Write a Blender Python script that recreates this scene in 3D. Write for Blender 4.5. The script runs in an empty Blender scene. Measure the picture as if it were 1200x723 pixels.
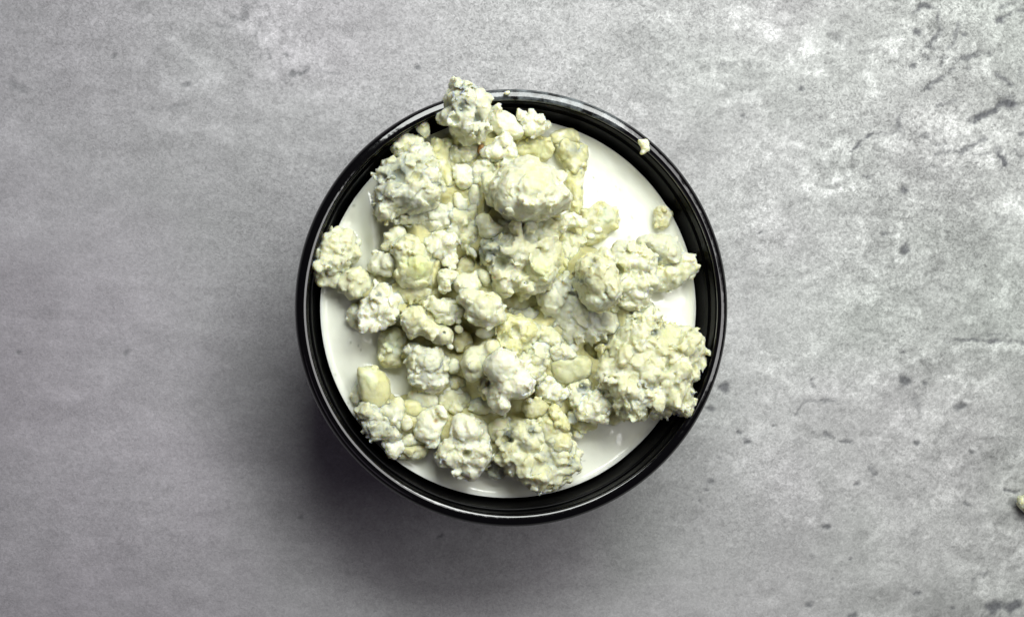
import bpy, math
import numpy as np
from mathutils import Vector, Matrix

sc = bpy.context.scene
col = sc.collection
MM = 0.001
RIM = 35.0          # height of the cup rim above the table, millimetres
SAUCE = RIM - 7.6   # level of the dressing
S = 0.15            # millimetres per photo pixel in the rim plane
CUPX, CUPY = 0.98, 0.10   # cup axis (the picture's centre is the origin)

# ------------------------------------------------------------------ camera
cd = bpy.data.cameras.new("camera")
cam = bpy.data.objects.new("camera", cd)
col.objects.link(cam)
sc.camera = cam
CAM = np.array([-32.0, 0.0, RIM + 219.0])
AIM = np.array([0.0, 0.0, RIM])
fw = (AIM - CAM); DIST = np.linalg.norm(fw); fw = fw / DIST
up0 = np.array([0, 1.0, 0])
rt = np.cross(fw, up0); rt /= np.linalg.norm(rt)
upv = np.cross(rt, fw)
cam.matrix_world = Matrix(((rt[0], upv[0], -fw[0], CAM[0]*MM), (rt[1], upv[1], -fw[1], CAM[1]*MM),
                           (rt[2], upv[2], -fw[2], CAM[2]*MM), (0, 0, 0, 1)))
cd.sensor_fit = 'HORIZONTAL'; cd.sensor_width = 36
cd.lens = 36 * DIST / (1200 * S)
cd.clip_start = 0.01; cd.clip_end = 20
cd.dof.use_dof = True
cd.dof.focus_distance = (DIST + 6) * MM
cd.dof.aperture_fstop = cd.lens / 0.9

# ------------------------------------------------------------------ light
w = bpy.data.worlds.new("World"); sc.world = w; w.use_nodes = True
bg = w.node_tree.nodes["Background"]
bg.inputs[0].default_value = (1.0, 0.86, 1.16, 1); bg.inputs[1].default_value = 0.04

def area(name, loc, target, sx, sy, power, color):
    l = bpy.data.lights.new(name, 'AREA'); l.shape = 'RECTANGLE'
    l.size = sx*MM; l.size_y = sy*MM; l.energy = power; l.color = color
    o = bpy.data.objects.new(name, l); col.objects.link(o)
    o.location = Vector(loc)*MM
    o.rotation_euler = (Vector(target)-Vector(loc)).to_track_quat('-Z', 'Y').to_euler()
    return o
area("key_light", (34, 170, 260), (5, 5, 20), 190, 130, 1.22, (0.97, 1.0, 0.965))
area("window_light", (160, 62, 325), (5, 0, 20), 290, 95, 0.52, (1.0, 0.99, 0.98))
area("fill_light", (-330, -330, 640), (0, 0, 0), 420, 300, 0.15, (1.0, 0.88, 1.08))  # added fill lamp, weak and broad, lifts the shadows from the lower left

sc.view_settings.view_transform = 'Standard'
sc.view_settings.look = 'None'
sc.view_settings.exposure = 0.0
sc.view_settings.gamma = 1.0
sc.view_settings.use_curve_mapping = False

# ------------------------------------------------------------------ helpers
def at(px, py, z):
    """photo pixel(s) -> world x, y (mm) on the horizontal plane at height z"""
    px = np.asarray(px, float); py = np.asarray(py, float)
    a = (px - 600) * S / DIST; b = (361.5 - py) * S / DIST
    d = fw[None] + a.reshape(-1, 1)*rt[None] + b.reshape(-1, 1)*upv[None]
    t = (np.asarray(z, float) - CAM[2]) / d[:, 2]
    p = CAM[None] + d*t[:, None]
    return p[:, 0], p[:, 1]

RNG = np.random.RandomState(11)
LAT = RNG.rand(32, 32, 32).astype(np.float32)
def vnoise(x, y, z):
    xi = np.floor(x).astype(int); yi = np.floor(y).astype(int); zi = np.floor(z).astype(int)
    fx = x-xi; fy = y-yi; fz = z-zi
    fx = fx*fx*(3-2*fx); fy = fy*fy*(3-2*fy); fz = fz*fz*(3-2*fz)
    r = 0
    for i in (0, 1):
        wx = fx if i else 1-fx
        for j in (0, 1):
            wy = fy if j else 1-fy
            for k in (0, 1):
                wz = fz if k else 1-fz
                r = r + wx*wy*wz*LAT[(xi+i) & 31, (yi+j) & 31, (zi+k) & 31]
    return r*2-1
def fbm(x, y, z, s, o=3, g=0.5):
    r = 0; a = 1; t = 0
    for i in range(o):
        r = r + a*vnoise(x/s+17.3*i, y/s+5.1*i, z/s+9.7*i); t += a; a *= g; s *= 0.5
    return r/t
JIT = RNG.rand(32, 32, 32, 3).astype(np.float32)
def worley(x, y, z, c):
    x = x/c; y = y/c; z = z/c
    xi = np.floor(x).astype(int); yi = np.floor(y).astype(int); zi = np.floor(z).astype(int)
    best = np.full(x.shape, 9.0, np.float32)
    for i in (-1, 0, 1):
        for j in (-1, 0, 1):
            for k in (-1, 0, 1):
                J = JIT[(xi+i) & 31, (yi+j) & 31, (zi+k) & 31]
                d = (xi+i+J[..., 0]-x)**2 + (yi+j+J[..., 1]-y)**2 + (zi+k+J[..., 2]-z)**2
                np.minimum(best, d, out=best)
    return np.sqrt(best)

NRM = RNG.normal(size=(32, 32, 32, 3)).astype(np.float32)
NRM /= np.linalg.norm(NRM, axis=-1, keepdims=True)
def facets(x, y, z, c):
    """broken faces: in every cell of a jittered lattice a plane of its own tilt"""
    x = x/c; y = y/c; z = z/c
    xi = np.floor(x).astype(int); yi = np.floor(y).astype(int); zi = np.floor(z).astype(int)
    best = np.full(x.shape, 9.0, np.float32); val = np.zeros(x.shape, np.float32)
    for i in (-1, 0, 1):
        for j in (-1, 0, 1):
            for k in (-1, 0, 1):
                a = ((xi+i) & 31, (yi+j) & 31, (zi+k) & 31)
                J = JIT[a]; N = NRM[a]
                dx = x-(xi+i+J[..., 0]); dy = y-(yi+j+J[..., 1]); dz = z-(zi+k+J[..., 2])
                d = dx*dx+dy*dy+dz*dz
                m = d < best
                best[m] = d[m]; val[m] = (dx*N[..., 0]+dy*N[..., 1]+dz*N[..., 2])[m]
    return (val-0.25*np.sqrt(best))*c

def new_mesh(name, v, faces, m, smooth=True, loc=(0, 0, 0), parent=None):
    """v in mm, world; the object's origin goes to loc (mm)"""
    me = bpy.data.meshes.new(name)
    v = np.asarray(v, float); loc = np.asarray(loc, float)
    vv = ((v-loc)*MM).astype(np.float32)
    faces = np.asarray(faces, np.int32); n, k = faces.shape
    me.vertices.add(len(vv)); me.vertices.foreach_set("co", vv.ravel())
    me.loops.add(n*k); me.loops.foreach_set("vertex_index", faces.ravel())
    me.polygons.add(n); me.polygons.foreach_set("loop_start", np.arange(0, n*k, k, dtype=np.int32))
    me.polygons.foreach_set("loop_total", np.full(n, k, np.int32))
    me.update(calc_edges=True); me.validate()
    if smooth: me.polygons.foreach_set("use_smooth", np.ones(len(me.polygons), bool))
    me.materials.append(m)
    o = bpy.data.objects.new(name, me); col.objects.link(o)
    if parent is not None:
        o.parent = parent; o.location = Vector(loc)*MM - parent.location
    else:
        o.location = Vector(loc)*MM
    return o
def color_attr(o, name, rgb):
    a = o.data.color_attributes.new(name, 'FLOAT_COLOR', 'POINT')
    c = np.ones((len(o.data.vertices), 4), np.float32); c[:, :3] = rgb
    a.data.foreach_set("color", c.ravel())
def float_attr(o, name, val):
    a = o.data.attributes.new(name, 'FLOAT', 'POINT')
    a.data.foreach_set("value", np.asarray(val, np.float32))
def tag(o, label=None, cat=None, group=None, kind=None):
    if label: o["label"] = label
    if cat: o["category"] = cat
    if group: o["group"] = group
    if kind: o["kind"] = kind

def surface_nets(f, org, h):
    """zero surface of f (positive inside) -> vertices, quads"""
    ins = f > 0
    nx, ny, nz = f.shape
    c = np.zeros((nx-1, ny-1, nz-1), np.int8)
    for i in (0, 1):
        for j in (0, 1):
            for k in (0, 1):
                c += ins[i:nx-1+i, j:ny-1+j, k:nz-1+k]
    act = (c > 0) & (c < 8)
    idx = np.full(c.shape, -1, np.int64)
    cells = np.argwhere(act); idx[act] = np.arange(len(cells))
    acc = np.zeros((len(cells), 3)); cnt = np.zeros(len(cells))
    crn = [(i, j, k) for i in (0, 1) for j in (0, 1) for k in (0, 1)]
    for a in crn:
        for ax in range(3):
            if a[ax]: continue
            b = list(a); b[ax] = 1
            fa = f[cells[:, 0]+a[0], cells[:, 1]+a[1], cells[:, 2]+a[2]]
            fb = f[cells[:, 0]+b[0], cells[:, 1]+b[1], cells[:, 2]+b[2]]
            m = (fa > 0) != (fb > 0)
            t = np.where(m, fa/np.where(m, fa-fb, 1), 0)
            p = np.array(a, float)[None].repeat(len(cells), 0); p[:, ax] = t
            acc += p*m[:, None]; cnt += m
    v = (cells + acc/np.maximum(cnt, 1)[:, None])*h + np.asarray(org)
    quads = []
    for ax in range(3):
        u, w_ = (ax+1) % 3, (ax+2) % 3
        lo = [slice(None)]*3; hi = [slice(None)]*3
        lo[ax] = slice(0, f.shape[ax]-1); hi[ax] = slice(1, f.shape[ax])
        A = ins[tuple(lo)]; B = ins[tuple(hi)]
        e = np.argwhere(A != B)
        e = e[(e[:, u] > 0) & (e[:, w_] > 0) & (e[:, u] < f.shape[u]-1) & (e[:, w_] < f.shape[w_]-1)]
        flip = A[e[:, 0], e[:, 1], e[:, 2]]
        du = np.zeros(3, int); du[u] = 1; dw = np.zeros(3, int); dw[w_] = 1
        q = np.stack([idx[tuple((e-du-dw).T)], idx[tuple((e-dw).T)], idx[tuple(e.T)], idx[tuple((e-du).T)]], 1)
        q[~flip] = q[~flip][:, ::-1]
        quads.append(q)
    return v, np.concatenate(quads)

# ------------------------------------------------------------------ materials
def mat(name):
    m = bpy.data.materials.new(name); m.use_nodes = True
    nt = m.node_tree
    return m, nt, nt.nodes["Principled BSDF"]
def node(nt, t, **kw):
    n = nt.nodes.new(t)
    for k, v in kw.items(): setattr(n, k, v)
    return n
def noise(nt, vec, scale, detail=4, rough=0.55):
    n = node(nt, 'ShaderNodeTexNoise'); n.inputs['Scale'].default_value = scale
    n.inputs['Detail'].default_value = detail; n.inputs['Roughness'].default_value = rough
    nt.links.new(vec, n.inputs['Vector']); return n.outputs['Fac']
def ramp(nt, fac, lo, hi, a, b):
    n = node(nt, 'ShaderNodeMapRange'); nt.links.new(fac, n.inputs[0])
    for i, v in enumerate((lo, hi, a, b)): n.inputs[i+1].default_value = v
    return n.outputs[0]
def math_(nt, op, a, b):
    n = node(nt, 'ShaderNodeMath', operation=op)
    for i, v in enumerate((a, b)):
        if isinstance(v, (int, float)): n.inputs[i].default_value = v
        else: nt.links.new(v, n.inputs[i])
    return n.outputs[0]
def bump(nt, bs, h, strength, dist):
    n = node(nt, 'ShaderNodeBump'); n.inputs['Strength'].default_value = strength
    n.inputs['Distance'].default_value = dist
    nt.links.new(h, n.inputs['Height']); nt.links.new(n.outputs[0], bs.inputs['Normal'])

def cheese_material(name, rough, sss, bstr):
    m, nt, bs = mat(name)
    geo = node(nt, 'ShaderNodeNewGeometry'); P = geo.outputs['Position']
    at_ = node(nt, 'ShaderNodeAttribute', attribute_name='tint')
    n1 = noise(nt, P, 900, 5, 0.6)
    k = ramp(nt, n1, 0.3, 0.7, 0.93, 1.06)
    mx = node(nt, 'ShaderNodeVectorMath', operation='SCALE')
    nt.links.new(at_.outputs['Color'], mx.inputs[0]); nt.links.new(k, mx.inputs['Scale'])
    nt.links.new(mx.outputs[0], bs.inputs['Base Color'])
    bs.inputs['Subsurface Weight'].default_value = sss
    bs.inputs['Subsurface Radius'].default_value = (1.0, 0.80, 0.34)
    bs.inputs['Subsurface Scale'].default_value = 0.0015
    nt.links.new(ramp(nt, noise(nt, P, 500, 3), 0.3, 0.7, rough-0.12, rough+0.12), bs.inputs['Roughness'])
    bs.inputs['Specular IOR Level'].default_value = 0.32
    bump(nt, bs, noise(nt, P, 2400, 5, 0.65), bstr, 0.0003)
    return m
M_CHEESE = cheese_material("crumbly_cheese", 0.38, 0.95, 0.35)
M_WAXY = cheese_material("waxy_cheese", 0.33, 1.0, 0.22)

def plastic(name, smear, spec, r0, r1):
    m, nt, bs = mat(name)
    geo = node(nt, 'ShaderNodeNewGeometry'); P = geo.outputs['Position']
    bs.inputs['Base Color'].default_value = (0.0012, 0.0012, 0.0014, 1)
    bs.inputs['Specular IOR Level'].default_value = spec
    r = ramp(nt, noise(nt, P, 260, 4), 0.35, 0.7, r0, r1)
    if smear:   # a wiped smear of dressing dried on one stretch of the rim
        a = node(nt, 'ShaderNodeAttribute', attribute_name='smear')
        nz = ramp(nt, noise(nt, P, 420, 6, 0.7), 0.40, 0.66, 0.0, 1.0)
        k = math_(nt, 'MULTIPLY', a.outputs['Fac'], nz)
        mx = node(nt, 'ShaderNodeMix', data_type='RGBA')
        nt.links.new(k, mx.inputs['Factor'])
        mx.inputs[6].default_value = (0.0012, 0.0012, 0.0014, 1); mx.inputs[7].default_value = (0.16, 0.18, 0.19, 1)
        nt.links.new(mx.outputs[2], bs.inputs['Base Color'])
        r = math_(nt, 'ADD', r, math_(nt, 'MULTIPLY', a.outputs['Fac'], 0.22))
    nt.links.new(r, bs.inputs['Roughness'])
    if not smear: bs.inputs['IOR'].default_value = 1.16
    bump(nt, bs, noise(nt, P, 180, 3), 0.12, 0.0006)
    return m
M_RIM = plastic("glossy_black_rim", True, 0.55, 0.05, 0.11)
M_WALL = plastic("black_cup_plastic", False, 0.2, 0.12, 0.2)

def sauce_material():
    m, nt, bs = mat("creamy_dressing")
    geo = node(nt, 'ShaderNodeNewGeometry'); P = geo.outputs['Position']
    a = node(nt, 'ShaderNodeAttribute', attribute_name='speck')
    mx = node(nt, 'ShaderNodeMix', data_type='RGBA')
    nt.links.new(a.outputs['Fac'], mx.inputs['Factor'])
    mx.inputs[6].default_value = (0.755, 0.77, 0.675, 1); mx.inputs[7].default_value = (0.30, 0.32, 0.24, 1)
    nt.links.new(mx.outputs[2], bs.inputs['Base Color'])
    bs.inputs['Subsurface Weight'].default_value = 0.6
    bs.inputs['Subsurface Radius'].default_value = (1.0, 0.95, 0.8)
    bs.inputs['Subsurface Scale'].default_value = 0.0016
    bs.inputs['Roughness'].default_value = 0.16
    bump(nt, bs, noise(nt, P, 300, 3), 0.2, 0.0004)
    return m
M_SAUCE = sauce_material()

def table_material():
    m, nt, bs = mat("grey_concrete_print")
    geo = node(nt, 'ShaderNodeNewGeometry'); P = geo.outputs['Position']
    a = node(nt, 'ShaderNodeAttribute', attribute_name='tint')
    gr = node(nt, 'ShaderNodeAttribute', attribute_name='grain')
    warp = node(nt, 'ShaderNodeTexNoise'); warp.inputs['Scale'].default_value = 900; nt.links.new(P, warp.inputs['Vector'])
    sc1 = node(nt, 'ShaderNodeVectorMath', operation='SCALE'); sc1.inputs['Scale'].default_value = 0.0012; nt.links.new(warp.outputs['Color'], sc1.inputs[0])
    ad = node(nt, 'ShaderNodeVectorMath', operation='ADD'); nt.links.new(P, ad.inputs[0]); nt.links.new(sc1.outputs[0], ad.inputs[1])
    def cells(scale):
        v = node(nt, 'ShaderNodeTexVoronoi'); v.inputs['Scale'].default_value = scale; nt.links.new(ad.outputs[0], v.inputs['Vector'])
        b_ = node(nt, 'ShaderNodeSeparateColor'); nt.links.new(v.outputs['Color'], b_.inputs[0]); return b_.outputs[0]
    g = math_(nt, 'ADD', math_(nt, 'MULTIPLY', math_(nt, 'SUBTRACT', cells(3300), 0.5), 0.42), math_(nt, 'MULTIPLY', math_(nt, 'SUBTRACT', cells(1900), 0.5), 0.20))
    g = math_(nt, 'ADD', g, math_(nt, 'MULTIPLY', math_(nt, 'SUBTRACT', noise(nt, ad.outputs[0], 600, 4, 0.7), 0.5), 0.45))
    g1 = math_(nt, 'ADD', 1.0, math_(nt, 'MULTIPLY', g, gr.outputs['Fac']))
    mp = node(nt, 'ShaderNodeMapping'); nt.links.new(ad.outputs[0], mp.inputs[0])
    mp.inputs['Scale'].default_value = (1, 2.0, 1); mp.inputs['Rotation'].default_value = (0.3, 0.2, math.radians(-9))
    g2 = ramp(nt, noise(nt, mp.outputs[0], 150, 6, 0.7), 0.25, 0.75, 0.87, 1.13)
    k = math_(nt, 'MULTIPLY', g1, g2)
    mx = node(nt, 'ShaderNodeVectorMath', operation='SCALE')
    nt.links.new(a.outputs['Color'], mx.inputs[0]); nt.links.new(k, mx.inputs['Scale'])
    nt.links.new(mx.outputs[0], bs.inputs['Base Color'])
    bs.inputs['Roughness'].default_value = 0.62
    bs.inputs['Specular IOR Level'].default_value = 0.35
    bump(nt, bs, noise(nt, P, 1300, 4, 0.7), 0.35, 0.0003)
    return m
M_TABLE = table_material()

# ------------------------------------------------------------------ the table top
def build_table():
    xs = np.concatenate([np.linspace(-450, -118, 24)[:-1], np.arange(-118, 128.1, 0.34), np.linspace(128, 450, 24)[1:]])
    ys = np.concatenate([np.linspace(-400, -76, 22)[:-1], np.arange(-76, 76.1, 0.34), np.linspace(76, 400, 22)[1:]])
    nx, ny = len(xs), len(ys)
    X, Y = np.meshgrid(xs, ys, indexing='ij')
    x = X.ravel(); y = Y.ravel(); z0 = np.zeros_like(x)
    # photo pixel of each vertex, so that the printed cracks and flakes sit where they lie on the table
    d = np.stack([x, y, z0], 1) - CAM[None]
    dep = d @ fw
    px = 600 + (d @ rt)/dep*DIST/S; py = 361.5 - (d @ upv)/dep*DIST/S
    wx = fbm(x, y, z0+3, 5.0, 4, 0.6); wy = fbm(x, y, z0+40, 5.0, 4, 0.6)
    base = np.full(x.shape, 0.335)
    # mottling plus painted light falloff: broad cloudy patches, flat streaks on the smoother side, rougher patches on the cracked side
    rough = np.clip((px-560)/450 + (300-py)/900, 0.1, 1.15)
    rough = np.maximum(rough, 0.75*np.exp(-(((px-310)/150)**2+((py-70)/85)**2)))
    base *= np.clip(0.86+0.20*(px-150)/700, 0.82, 1.10)  # sideways light falloff put into the tone: darker left, brighter right
    base *= 1-0.13*np.clip((330-py)/300, 0, 1)*np.clip((480-px)/450, 0, 1)  # top left darkened further, same light falloff in the tone
    base *= 1 + 0.22*fbm(x, y*1.2, z0+7, 30, 4, 0.55)
    st = fbm(x*0.30+y*0.04, y*1.35, z0+70, 5.5, 4, 0.6)
    base *= 1 + 0.10*st*(1.2-rough*0.6)
    pt = fbm(x+2.5*wx, y+2.5*wy, z0+90, 6.5, 5, 0.62)
    base *= 1 + 0.27*pt*rough
    sc1 = fbm(x*0.75+3*wx, y*1.25+3*wy, z0+600, 7, 5, 0.65); sc2 = fbm(x*0.8+3*wx, y*1.1+3*wy, z0+640, 3.2, 4, 0.6)
    base *= 1 + 0.33*np.clip((sc1-0.20)*5.5, 0, 1)*np.clip(rough, 0.2, 1)*0.85 - 0.22*np.clip((-sc1-0.20)*5, 0, 1)*np.clip(rough, 0.25, 1)
    base *= 1 + 0.25*np.clip((sc2-0.24)*8, 0, 1)*rough - 0.25*np.clip((-sc2-0.27)*4, 0, 1)*rough
    dark = np.zeros_like(x); pale = np.zeros_like(x)
    # flaking: pale plates with a dark broken edge, in the worn area only
    zone = np.clip((px-900)/200, 0, 1)*np.clip(1.25-py/560, 0.22, 1) + 0.45*np.exp(-(((px-330)/120)**2+((py-60)/90)**2))
    for sc0, off, st_ in ((17, 130, 1.0), (8, 430, .8)):
        fx = x+4.0*wx; fy = y+4.0*wy
        t0 = fbm(fx*0.85, fy*1.1, z0+off, sc0, 4, 0.5); t1 = fbm((fx+0.5)*0.85, (fy-0.6)*1.1, z0+off, sc0, 4, 0.5)
        g_ = np.clip(fbm(x, y, z0+off+30, 11, 3)*2.4+0.1, 0, 1)*zone*st_
        for L0 in (-0.12, 0.16):
            edge = np.clip(1-np.abs(t0-L0)/(0.26/sc0*1.5), 0, 1)*(t1-t0 > 0.006)
            dark = np.maximum(dark, 0.75*edge*g_)
            pale = np.maximum(pale, 0.7*g_*np.clip((t0-L0)/0.03, 0, 1)*np.clip(1-(t0-L0)/0.16, 0, 1))
    def poly(pts, org, sc_, wd, strength, kind):
        nonlocal dark, pale
        P = np.array(pts, float)/sc_ + np.array(org)
        sel = (px > P[:, 0].min()-25) & (px < P[:, 0].max()+25) & (py > P[:, 1].min()-25) & (py < P[:, 1].max()+25)
        f1 = fbm(x[sel], y[sel], z0[sel]+20, 1.6, 3, 0.6); f2 = fbm(x[sel], y[sel], z0[sel]+25, 1.6, 3, 0.6)
        qx = px[sel] + 3.5*wx[sel]+4*f1; qy = py[sel] + 3.5*wy[sel]+4*f2
        best = np.full(qx.shape, 99.0)
        for i in range(len(P)-1):
            a = P[i]; b = P[i+1]; ab = b-a
            t = np.clip(((qx-a[0])*ab[0]+(qy-a[1])*ab[1])/(ab@ab+1e-9), 0, 1)
            best = np.minimum(best, np.hypot(qx-a[0]-t*ab[0], qy-a[1]-t*ab[1]))
        nz = fbm(x[sel], y[sel], z0[sel]+200, 2.2, 3, 0.6)
        vv = min(1, strength*(1.3 if org[1] == 0 else 1.15))*np.clip((1.35+1.9*nz-best/(wd*(1.2 if org[1] == 0 else 0.95)))*0.8, 0, 1)
        if kind == 'd': dark[sel] = np.maximum(dark[sel], vv)
        else: pale[sel] = np.maximum(pale[sel], vv)
    U = (800, 0); k = 2.41
    for pts, wd, s in [([(475, 430), (520, 390), (550, 378), (600, 375)], 1.8, .75), ([(715, 440), (740, 432), (800, 425), (850, 400)], 2.8, .6),
                       ([(815, 340), (860, 322), (910, 290), (942, 296)], 3.0, .8), ([(690, 240), (740, 215), (770, 192)], 2.0, .6),
                       ([(650, 40), (680, 10), (720, 30), (725, 90), (700, 130)], 2.4, .7), ([(735, 145), (730, 185)], 1.6, .6),
                       ([(780, 70), (765, 120), (735, 150)], 1.6, .5), ([(878, 400), (890, 440), (912, 462)], 1.8, .75),
                       ([(890, 210), (930, 238)], 1.6, .6), ([(900, 52), (930, 36), (964, 30)], 3.2, .75), ([(905, 20), (964, 0)], 3.0, .6),
                       ([(690, 132), (720, 140)], 3, .6), ([(665, 160), (685, 162)], 2.5, .5), ([(790, 165), (830, 158)], 2.5, .6),
                       ([(605, 325), (612, 375)], 2.5, .55), ([(720, 300), (765, 292)], 2.2, .45), ([(100, 190), (150, 175), (190, 178)], 1.4, .35),
                       ([(510, 500), (545, 500)], 1.8, .45), ([(660, 380), (720, 385), (700, 410)], 3, .45), ([(950, 380), (964, 372)], 3, .6),
                       ([(890, 268), (935, 275)], 1.8, .55), ([(420, 100), (470, 140)], 6, .22), ([(960, 450), (940, 430)], 1.5, .5)]:
        poly(pts, U, k, wd, s, 'd')
    for pts, wd, s in [([(350, 530), (400, 540), (480, 535)], 5.0, .8), ([(425, 505), (445, 503)], 4.5, .7), ([(470, 490), (478, 545)], 3, .5),
                       ([(235, 590), (250, 600)], 7, .55), ([(160, 545), (170, 545)], 4, .35), ([(530, 405), (600, 400)], 8, .5), ([(700, 522), (755, 525)], 6, .45),
                       ([(500, 640), (515, 690)], 5, .4), ([(690, 450), (760, 445)], 4, .35), ([(830, 350), (860, 350)], 8, .45), ([(650, 20), (700, 60), (715, 120)], 6, .4),
                       ([(860, 60), (880, 110)], 8, .3), ([(900, 560), (960, 600)], 8, .35), ([(240, 110), (340, 150)], 22, .30), ([(640, 330), (720, 350)], 9, .35),
                       ([(890, 400), (960, 340)], 10, .4), ([(60, 200), (180, 150)], 12, .2)]:
        poly(pts, U, k, wd, s, 'p')
    for u, v, r in [(665, 92, 9), (627, 538, 8), (572, 662, 9), (622, 702, 10), (610, 370, 8), (336, 246, 7), (380, 330, 5), (172, 330, 5), (225, 655, 6), (745, 155, 6), (795, 95, 4), (650, 185, 7), (690, 250, 8)]:
        poly([(u-r*.5, v), (u+r*.5, v+1)], U, k, r/k*0.75, .7, 'd')
    L = (800, 400); k = 2.2375
    for pts, wd, s in [([(300, 190), (318, 162), (350, 160), (405, 160)], 1.6, .5), ([(370, 240), (398, 256), (445, 263)], 2.0, .65), ([(340, 98), (348, 120)], 2.2, .5),
                       ([(800, 695), (850, 700), (880, 688)], 5.5, .8), ([(755, 640), (775, 615), (800, 608)], 1.6, .4), ([(845, 388), (885, 392)], 1.8, .8),
                       ([(790, 432), (805, 440)], 1.4, .4), ([(680, 4), (720, -4), (790, -3), (860, 0), (895, 3)], 2.0, .75), ([(800, -18), (860, -14)], 1.2, .4), ([(610, 150), (625, 190)], 3.5, .3), ([(855, 425), (870, 432)], 1.6, .7)]:
        poly(pts, L, k, wd, s, 'd')
    for u, v, r in [(735, 172, 14), (498, 340, 13), (375, 490, 10), (340, 565, 6), (440, 572, 5), (395, 625, 5), (615, 660, 9), (610, 268, 6), (757, 283, 7), (575, 28, 7), (585, 103, 11),
                    (447, 440, 5), (72, 365, 11), (72, 180, 9), (100, 120, 12), (45, 425, 5), (60, 390, 5), (100, 305, 4), (705, 700, 5), (445, 718, 10), (170, 262, 8), (150, 240, 6), (640, 110, 6), (235, 222, 4), (745, 425, 8), (455, 375, 7), (330, 690, 9), (275, 620, 4)]:
        poly([(u-r*.5, v), (u+r*.5, v+2)], L, k, r/k*0.8, .75, 'd')
    for pts, wd, s in [([(500, 437), (515, 432)], 5, .6), ([(600, 50), (680, 24), (760, 10), (890, 14)], 5, .45), ([(220, 150), (240, 70)], 5, .25), ([(780, 430), (800, 442)], 3.5, .6), ([(640, 370), (660, 440)], 5, .25),
                       ([(860, 405), (890, 402)], 4, .55), ([(140, 330), (160, 325)], 5, .3), ([(260, 440), (280, 460)], 6, .25), ([(800, 660), (880, 620)], 14, .3), ([(480, 290), (510, 300)], 2.5, .3)]:
        poly(pts, L, k, wd, s, 'p')
    A = (0, 0); k = 2.41
    for pts, wd, s in [([(825, 203), (850, 206), (872, 194)], 2.0, .6), ([(790, 145), (806, 156)], 1.6, .5), ([(505, 298), (522, 300)], 1.8, .5), ([(513, 246), (532, 240)], 1.6, .5),
                       ([(730, 160), (755, 140), (760, 160)], 2, .4), ([(660, 55), (695, 45), (690, 20)], 3, .35), ([(420, 310), (500, 298)], 1.6, .3), ([(530, 175), (555, 190)], 1.8, .35), ([(610, 70), (640, 78)], 1.8, .35), ([(35, 240), (60, 245)], 5, .3), ([(890, 195), (960, 215)], 1.6, .35)]:
        poly(pts, A, k, wd, s, 'd')
    for pts, wd, s in [([(480, 240), (600, 240)], 10, .22), ([(420, 90), (490, 105)], 9, .25), ([(830, 270), (960, 280)], 16, .2), ([(780, 400), (860, 470)], 22, .18), ([(760, 120), (900, 190)], 14, .2), ([(20, 370), (90, 400)], 12, .2), ([(420, 350), (620, 370)], 10, .2)]:
        poly(pts, A, k, wd, s, 'p')
    for u, v, r in [(320, 162, 5), (862, 488, 5), (316, 162, 4), (150*2.41, 413*2.41, 10), (18*2.41, 412*2.41, 6), (352*2.41, 606*2.41, 7), (490*2.41, 78*2.41, 5), (515*2.41, 628*2.41, 7)]:
        poly([(u-2, v), (u+2, v)], A, k, r/k*0.8, .6, 'd')
    base = base*(1+0.62*pale)
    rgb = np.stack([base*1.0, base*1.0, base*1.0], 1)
    warm = fbm(x, y, z0+300, 34, 3)
    rgb *= 1 + np.stack([0.025*warm, -0.015*warm, 0.02*warm], 1)
    mv = np.clip((760-px)/700+0.25*warm, -0.5, 1)  # mauve left, greenish right: cast of the mixed light put into the colour
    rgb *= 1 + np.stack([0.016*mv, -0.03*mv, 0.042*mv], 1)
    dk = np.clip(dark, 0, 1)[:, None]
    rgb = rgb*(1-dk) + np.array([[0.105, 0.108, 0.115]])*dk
    tr = fbm(x+4*wx, y+4*wy, z0+700, 9, 4, 0.55)*3.2
    tf = tr-np.floor(tr); tr = (np.floor(tr)+np.clip((tf-0.5)*5+0.5, 0, 1))/3.2
    z = -0.28*dark + 0.12*pale + rough*(0.10*pt + 0.55*tr + 0.22*fbm(x, y, z0+720, 2.6, 4, 0.6) + 0.10*np.clip((sc1-0.2)*5.5, 0, 1))
    z = z - np.percentile(z, 50)
    z = np.minimum(z, np.where(np.hypot(x-CUPX, y-CUPY) < 34, 0.0, 9.0))
    F = []
    I = np.arange(nx*ny).reshape(nx, ny)
    F = np.stack([I[:-1, :-1].ravel(), I[1:, :-1].ravel(), I[1:, 1:].ravel(), I[:-1, 1:].ravel()], 1)
    o = new_mesh("table_surface", np.stack([x, y, z], 1), F, M_TABLE)
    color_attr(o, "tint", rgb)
    float_attr(o, "grain", 1.0*np.clip(0.62+0.55*(px-200)/700+0.4*(300-py)/360, 0.5, 1.45)*(1+0.3*fbm(x, y, z0+500, 20, 2)))
    tag(o, "mottled grey concrete look table top with fine cracks and dark pits", kind="structure")
build_table()

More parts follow.
